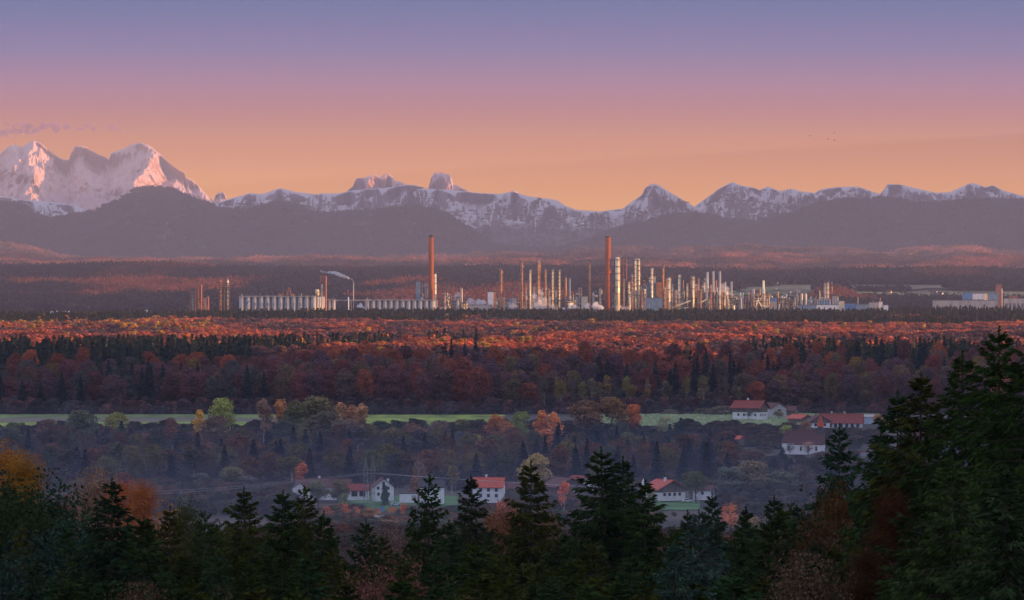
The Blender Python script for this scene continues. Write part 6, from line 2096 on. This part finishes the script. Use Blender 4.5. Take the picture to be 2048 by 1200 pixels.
# front of the big forest behind the fields
GF = 'red-brown trees along the front of the forest behind the fields'
GC = 'dark firs along the front of the forest behind the fields'
GB = 'pale-stemmed birches in front of the forest'
cb = cc = 0
BK = []
for row, (d0, zt0) in enumerate(((2742, 0), (2775, 0), (2810, 0), (2850, 0), (2895, 0), (2945, 0), (2990, 0))):
    px = -70 + row * 9
    while px < 2110:
        px += rs.uniform(28, 44) * (1 + .05 * row)
        d = d0 + rs.uniform(-14, 14)
        x = X(px, d)
        n1_ = float(fbm(np.array([px / 130.0]), np.array([row * .55]), 91, 3)[0])
        # outline of the tree tops, row by row, as the photograph has it
        top_back = np.interp(px, [-100, 0, 60, 150, 300, 420, 560, 700, 900, 1050, 1200, 1300, 1450, 1600, 1750, 2100],
                             [706, 706, 706, 702, 706, 712, 700, 690, 694, 692, 690, 694, 692, 690, 686, 688])
        top_front = np.interp(px, [-100, 0, 90, 150, 200, 245, 300, 420, 560, 650, 720, 800, 900, 1000, 1050, 1120, 1280, 1420, 1560, 1700, 1900, 2100],
                              [762, 765, 770, 748, 750, 756, 740, 748, 745, 735, 735, 745, 730, 748, 760, 752, 758, 760, 760, 748, 752, 755])
        t_ = row / 6.0
        tp = top_front * (1 - t_) + top_back * t_ + rs.uniform(-9, 9)
        birchzone = row <= 1 and 1080 < px < 1480
        conz = (1180 < px < 1480 and 2 <= row <= 4) or (px < 260 and row >= 5) or (1680 < px < 1900 and row >= 4) or (n1_ > .68)
        if row >= 5:
            BK.append((x, d, Z(tp - (8 if conz else 0), d), conz and rs.random() < .75))
            continue
        if birchzone:
            tint = vary(rs.choice([(.20, .15, .09), (.18, .14, .05), (.13, .095, .075), (.11, .085, .06), (.24, .16, .05)]), .25)
            o = tree(f'birch{rs.randrange(3)}', x, d, Z(tp + 10, d), rs.uniform(5, 8), tint, 'x', 'birch_tree', 'tree', GB, minh=9)
            POOL.append((o, 'pale-stemmed birch before the forest, below the %s, %s row' % (near(px, MP), ORD[row]), px))
            cb += 1
        elif conz and rs.random() < .75:
            o = tree(f'conifer{rs.randrange(3)}', x, d, Z(tp - 8, d), rs.uniform(7, 9), vary((.022, .028, .026), .3), 'x', 'fir_tree', 'tree', GC, minh=12)
            POOL.append((o, 'dark fir in the forest front, below the %s, %s row' % (near(px, MP), ORD[row]), px))
            cc += 1
        else:
            red = [(.19, .062, .050), (.15, .062, .062), (.25, .075, .045), (.14, .080, .062), (.17, .11, .055), (.13, .07, .075)]
            if px < 520: red = [(.13, .062, .066), (.16, .058, .054), (.09, .078, .066), (.14, .07, .054)]
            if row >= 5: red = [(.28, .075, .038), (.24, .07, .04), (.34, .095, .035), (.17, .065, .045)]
            if rs.random() < .03: red = [(.20, .12, .03)]
            o = tree(f'round{rs.randrange(4)}', x, d, Z(tp, d), rs.uniform(12, 19), vary(rs.choice(red), .2), 'x', 'beech_tree', 'tree', GF, minh=10)
            POOL.append((o, 'russet beech at the forest front, below the %s, %s row' % (near(px, MP), ORD[row]), px))
            cb += 1

B_ = np.array([(a, b, c, float(k)) for a, b, c, k in BK])
nB = len(B_)
isc = B_[:, 3] > .5
zg = ground(B_[:, 0], B_[:, 1]); hB = np.maximum(B_[:, 2] - zg, 10)
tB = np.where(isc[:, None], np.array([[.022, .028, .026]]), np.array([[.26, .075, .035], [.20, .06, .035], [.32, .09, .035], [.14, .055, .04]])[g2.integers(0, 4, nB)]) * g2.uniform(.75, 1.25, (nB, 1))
wB = np.where(isc, g2.uniform(.8, 1.0, nB), g2.uniform(.8, 1.1, nB))
forest('forest', np.column_stack([B_[:, :2], zg]), tB, np.stack([wB, wB, hB / np.where(isc, 23, 20)], 1), np.where(isc, 4 + g2.integers(0, 3, nB), g2.integers(0, 4, nB)), g2.uniform(0, 6.28, nB),
       ['round0', 'round1', 'round2', 'round3', 'conifer0', 'conifer1', 'conifer2'], 'red crowns along the brow of the forest where the sunlight begins')

# ------------------------------------------------------------------ near hillside trees
DG = (.023, .038, .009); DG2 = (.040, .044, .008); DGB = (.021, .040, .013); PINE = (.022, .036, .009)
random.seed(11)
S = [  # proto, px, top, d, width m, tint, label, name
    ('fg0', 1998, 667, 215, 7.4, DG, 'tallest spruce at the right with the highest pointed top', 'spruce_tree'),
    ('fg2', 1925, 713, 222, 8.4, DG, 'second tallest spruce left of the highest pointed one', 'spruce_tree'),
    ('fg1', 1842, 757, 226, 7.2, DG2, 'fork-topped spruce third from the right', 'spruce_tree'),
    ('fg3', 1795, 792, 235, 6.6, DGB, 'lower spruce leaning left of the fork-topped one', 'spruce_tree'),
    ('fg4', 2052, 700, 205, 8.0, DG, 'spruce cut off by the right picture edge', 'spruce_tree'),
    ('fg2', 1762, 872, 250, 6.8, DG, 'dark spruce left of the tall right-hand group', 'spruce_tree'),
    ('fg0', 1679, 858, 300, 6.6, (.022, .046, .020), 'bright green pointed young spruce just right of the church', 'spruce_tree'),
    ('fg4', 1905, 922, 185, 6.4, (.034, .050, .014), 'olive cone-laden spruce in front of the tall right group', 'spruce_tree'),
    ('fg1', 2015, 945, 178, 6.0, (.026, .042, .016), 'olive spruce in the right lower corner group', 'spruce_tree'),
    ('fg3', 1840, 990, 190, 6.2, DG, 'shadowy spruce below the fork-topped one', 'spruce_tree'),
    ('fg0', 1203, 905, 300, 9.0, (.024, .036, .012), 'largest central spruce, left point of its double top', 'spruce_tree'),
    ('fg2', 1246, 922, 304, 8.6, (.022, .036, .012), 'largest central spruce, right point of its double top', 'spruce_tree'),
    ('fg1', 1290, 968, 296, 6.5, DG, 'side spruce leaning out right of the largest central one', 'spruce_tree'),
    ('fg3', 1062, 930, 315, 7.2, DG2, 'second large central spruce with a bushy top', 'spruce_tree'),
    ('fg1', 942, 960, 320, 5.6, (.026, .036, .014), 'thin reddish-stemmed spruce left of the second central one', 'spruce_tree'),
    ('fg4', 858, 957, 310, 6.4, DG, 'pointed spruce before the white barn', 'spruce_tree'),
    ('fg0', 898, 1048, 285, 6.0, DGB, 'low dark spruce below the pointed one at the barn', 'spruce_tree'),
    ('fg2', 732, 1046, 290, 6.0, DGB, 'small pyramid spruce below the yard', 'spruce_tree'),
    ('fg4', 608, 980, 300, 7.2, DG2, 'broad spruce with two tips left of the yard', 'spruce_tree'),
    ('fg1', 566, 990, 296, 6.0, DG, 'spruce pressed to the left side of the two-tipped one', 'spruce_tree'),
    ('fg3', 488, 982, 305, 6.4, DG2, 'spruce with a lone tip between the left pine and the two-tipped one', 'spruce_tree'),
    ('fg2', 648, 1030, 288, 6.5, DG, 'spruce sloping down right of the two-tipped one', 'spruce_tree'),
    ('fg0', 224, 965, 262, 7.2, (.018, .032, .012), 'large dark spruce in the left foreground', 'spruce_tree'),
    ('fg1', 288, 1040, 258, 6.0, DG, 'dark spruce right below the large left one', 'spruce_tree'),
    ('fg3', 340, 1020, 300, 5.4, DG2, 'slender spruce right of the large left one', 'spruce_tree'),
    ('fg4', 410, 1030, 290, 6.4, DG, 'spruce below the sparse yellowish tree', 'spruce_tree'),
    ('fg2', 1424, 992, 280, 5.6, (.022, .042, .018), 'small spruce with a clear tip right of the blue fir', 'spruce_tree'),
    ('fg1', 1492, 1022, 270, 4.8, (.022, .042, .016), 'narrow spruce left of the brown leafless tree', 'spruce_tree'),
    ('fg0', 1548, 1000, 262, 5.6, DG, 'spruce left of the brown leafless tree, the taller one', 'spruce_tree'),
    ('fg3', 1375, 1028, 300, 5.0, DG, 'dark spruce tip just behind the blue fir', 'spruce_tree'),
    ('fg4', 1398, 1030, 200, 5.6, (.040, .068, .052), 'pale blue-green fir in the lower middle right', 'fir_tree'),
    ('fg0', 1348, 1090, 192, 4.6, (.032, .055, .042), 'lower blue-green fir left of the pale one', 'fir_tree'),
    ('nearpine', 48, 958, 330, 7.0, PINE, 'dark green pine at the left picture edge', 'pine_tree'),
    ('nearpine', 92, 938, 340, 7.4, (.020, .040, .018), 'taller dark green pine right of the edge pine', 'pine_tree'),
    ('nearpine', 2, 930, 345, 7.0, (.018, .036, .016), 'dark green pine cut by the left picture edge', 'pine_tree'),
    ('nearpine', 140, 1010, 320, 6.8, (.020, .038, .024), 'blue-green pine left of the large dark spruce', 'pine_tree'),
    ('nearpine', 60, 1060, 280, 7.0, (.020, .036, .024), 'lower blue-green pine in the left corner', 'pine_tree'),
    ('near0', 20, 878, 380, 5.0, (.34, .13, .02), 'bright orange and gold tree at the left picture edge', 'leafy_tree'),
    ('near1', 44, 900, 372, 4.4, (.26, .12, .014), 'golden-green tree beside the orange one at the left edge', 'leafy_tree'),
    ('near0', 376, 990, 310, 4.0, (.060, .060, .018), 'sparse yellowish-green tree among the left spruces', 'leafy_tree'),
    ('nearbare', 140, 938, 620, 8, (.22, .085, .06), 'rust-brown bare tree behind the pines', 'leafy_tree'),
    ('near1', 190, 934, 640, 8.5, (.26, .15, .10), 'pale pinkish-brown tree behind the left spruce top', 'leafy_tree'),
    ('near0', 250, 945, 600, 7.0, (.36, .10, .03), 'flame-orange beech behind the large left spruce', 'leafy_tree'),
    ('near1', 288, 958, 590, 4.6, (.36, .11, .03), 'second flame-orange beech right of the first', 'leafy_tree'),
    ('nearbare', 262, 985, 560, 9, (.17, .09, .06), 'brown bare tree below the flame-orange beeches', 'leafy_tree'),
    ('nearbare', 318, 1000, 520, 8, (.20, .11, .075), 'leafless pinkish tree right of the orange beeches', 'leafy_tree'),
    ('bare0', 346, 1000, 640, 6, (.40, .17, .07), 'small sunlit orange bush behind the leafless pinkish tree', 'leafy_tree'),
    ('nearbare', 1640, 948, 255, 7.4, (.055, .035, .020), 'brown leafless tree below the young spruce', 'leafy_tree'),
    ('near0', 1665, 958, 262, 4.6, (.075, .034, .010), 'orange-brown leafy tree behind the leafless one', 'leafy_tree'),
    ('near1', 1790, 975, 215, 2.4, (.055, .020, .009), 'dark red leafy tree low in the right group', 'leafy_tree'),
    ('near0', 1745, 1040, 210, 2.4, (.05, .022, .009), 'lower red-brown tree below the dark red one', 'leafy_tree'),
    ('nearbare', 770, 1075, 250, 6.0, (.12, .05, .035), 'pale-branched bare tree left of the lower centre', 'leafy_tree'),
    ('nearbare', 715, 1110, 240, 5.0, (.15, .055, .04), 'reddish bare tree at the bottom left of centre', 'leafy_tree'),
    ('nearbare', 822, 1060, 255, 5.2, (.12, .065, .04), 'bare twiggy tree right of the pale-branched one', 'leafy_tree'),
    ('nearbare', 742, 1085, 262, 4.8, (.14, .065, .05), 'slim pale-stemmed bare tree between the pale-branched and reddish ones', 'leafy_tree'),
    ('nearbare', 812, 1110, 245, 4.4, (.12, .04, .022), 'rust-red twiggy tree at the bottom centre', 'leafy_tree'),
    ('near0', 1088, 1010, 420, 5.2, (.20, .10, .055), 'orange-brown tree glowing through the second central spruce', 'leafy_tree'),
    ('near1', 1010, 1000, 430, 5.0, (.22, .09, .05), 'salmon-brown tree between the central spruces', 'leafy_tree'),
    ('near0', 665, 1060, 700, 12, (.095, .07, .062), 'grey-brown misty tree behind the small pyramid spruce', 'leafy_tree'),
    ('near1', 790, 1060, 720, 11, (.13, .075, .06), 'pinkish misty tree below the rubble heaps', 'leafy_tree'),
    ('near0', 1490, 1060, 600, 9, (.12, .085, .06), 'grey-tan misty tree right of the blue fir', 'leafy_tree'),
    ('near1', 1560, 1010, 640, 10, (.11, .085, .065), 'grey misty tree above the leafless one', 'leafy_tree'),
]
for (k_, px, tp, d, wm, tint, lb, nm) in S:
    x = X(px, d)
    hh_ = Z(tp, d) - gz(x, d)
    wm = wm * 1.3 if k_.startswith('near') else max(wm * 1.25, hh_ * .2)
    tree(k_, x, d, Z(tp, d), wm, vary(tint, .06), lb, nm, 'tree', minh=8)
# the rest of the near hillside
for row, (d0, t0, t1, stp) in enumerate(((480, 1030, 1075, 60), (390, 1045, 1085, 58), (330, 1055, 1100, 56), (275, 1085, 1130, 60), (230, 1115, 1170, 66), (195, 1140, 1195, 74))):
    px = -60 + 25 * row
    while px < 2110:
        px += rs.uniform(.75, 1.25) * stp
        d = d0 + rs.uniform(-18, 18)
        tp = rs.uniform(t0, t1)
        if px > 1560:
            tp -= 60
        if 640 < px < 860 and row < 2:
            tp += 70
        if 700 < px < 850 and row > 2 and rs.random() < .8:
            tp += 50
        q = rs.random()
        mk = near(px, MV)
        if q < .88:
            o = tree(f'fg{rs.randrange(5)}', X(px, d), d, Z(tp, d), rs.uniform(6.5, 9.5), vary(rs.choice([DG, DG2, DGB, (.034, .044, .009), (.022, .042, .016)]), .2),
                     'x', 'spruce_tree', 'tree', 'spruces filling the bottom of the view', minh=10)
            POOL.append((o, 'dark spruce in the bottom stand, under the %s, %s row' % (mk, ORD[5 - row]), px))
        else:
            hh_ = Z(tp + 10, d) - gz(X(px, d), d)
            o = tree(rs.choice(['near0', 'nearbare', 'near1']), X(px, d), d, Z(tp + 10, d), max(rs.uniform(5, 8), .3 * hh_), vary(rs.choice([(.10, .045, .02), (.08, .05, .03), (.12, .04, .018)]), .2),
                     'x', 'leafy_tree', 'tree', 'rusty trees among the bottom spruces', minh=8)
            POOL.append((o, 'rusty leafy tree among the bottom spruces, under the %s, %s row' % (mk, ORD[5 - row]), px))
autolabel()
# slope between the near stand and the valley: low scrub woods as one mass
P = []
g2 = np.random.default_rng(77)
for y_ in np.arange(620, 1880, 15):
    hw = A * 1024 * y_ + 40
    xs = np.arange(-hw, hw, 12)
    P.append(np.stack([xs + g2.uniform(-5, 5, len(xs)), y_ + g2.uniform(-6, 6, len(xs))], 1))
P = np.concatenate(P)
pxx = 1024 + P[:, 0] / (A * P[:, 1])
zg = ground(P[:, 0], P[:, 1])
ok = ~((P[:, 1] > 1780) & (pxx > 690) & (pxx < 900))
P = P[ok]; zg = zg[ok]; n = len(P)
hmax = np.clip((Z(1048 + 25 * fbm(pxx[ok] / 60, pxx[ok] * 0, 3, 3), P[:, 1]) - zg), 2.5, 12) / 18.0
tt = np.array([[.095, .065, .055], [.11, .07, .05], [.075, .065, .05], [.16, .07, .045]])[g2.integers(0, 4, n)] * g2.uniform(.7, 1.3, (n, 1))
forest('scrub', np.column_stack([P, zg]), tt, np.stack([hmax * 1.3, hmax * 1.3, hmax * g2.uniform(.8, 1.1, n)], 1), g2.integers(0, 4, n), g2.uniform(0, 6.28, n), [f'round{k}' for k in range(4)],
       'grey-brown scrub wood covering the slope down to the village')
print('counts', cnt, cb, cc, len(bpy.data.objects))
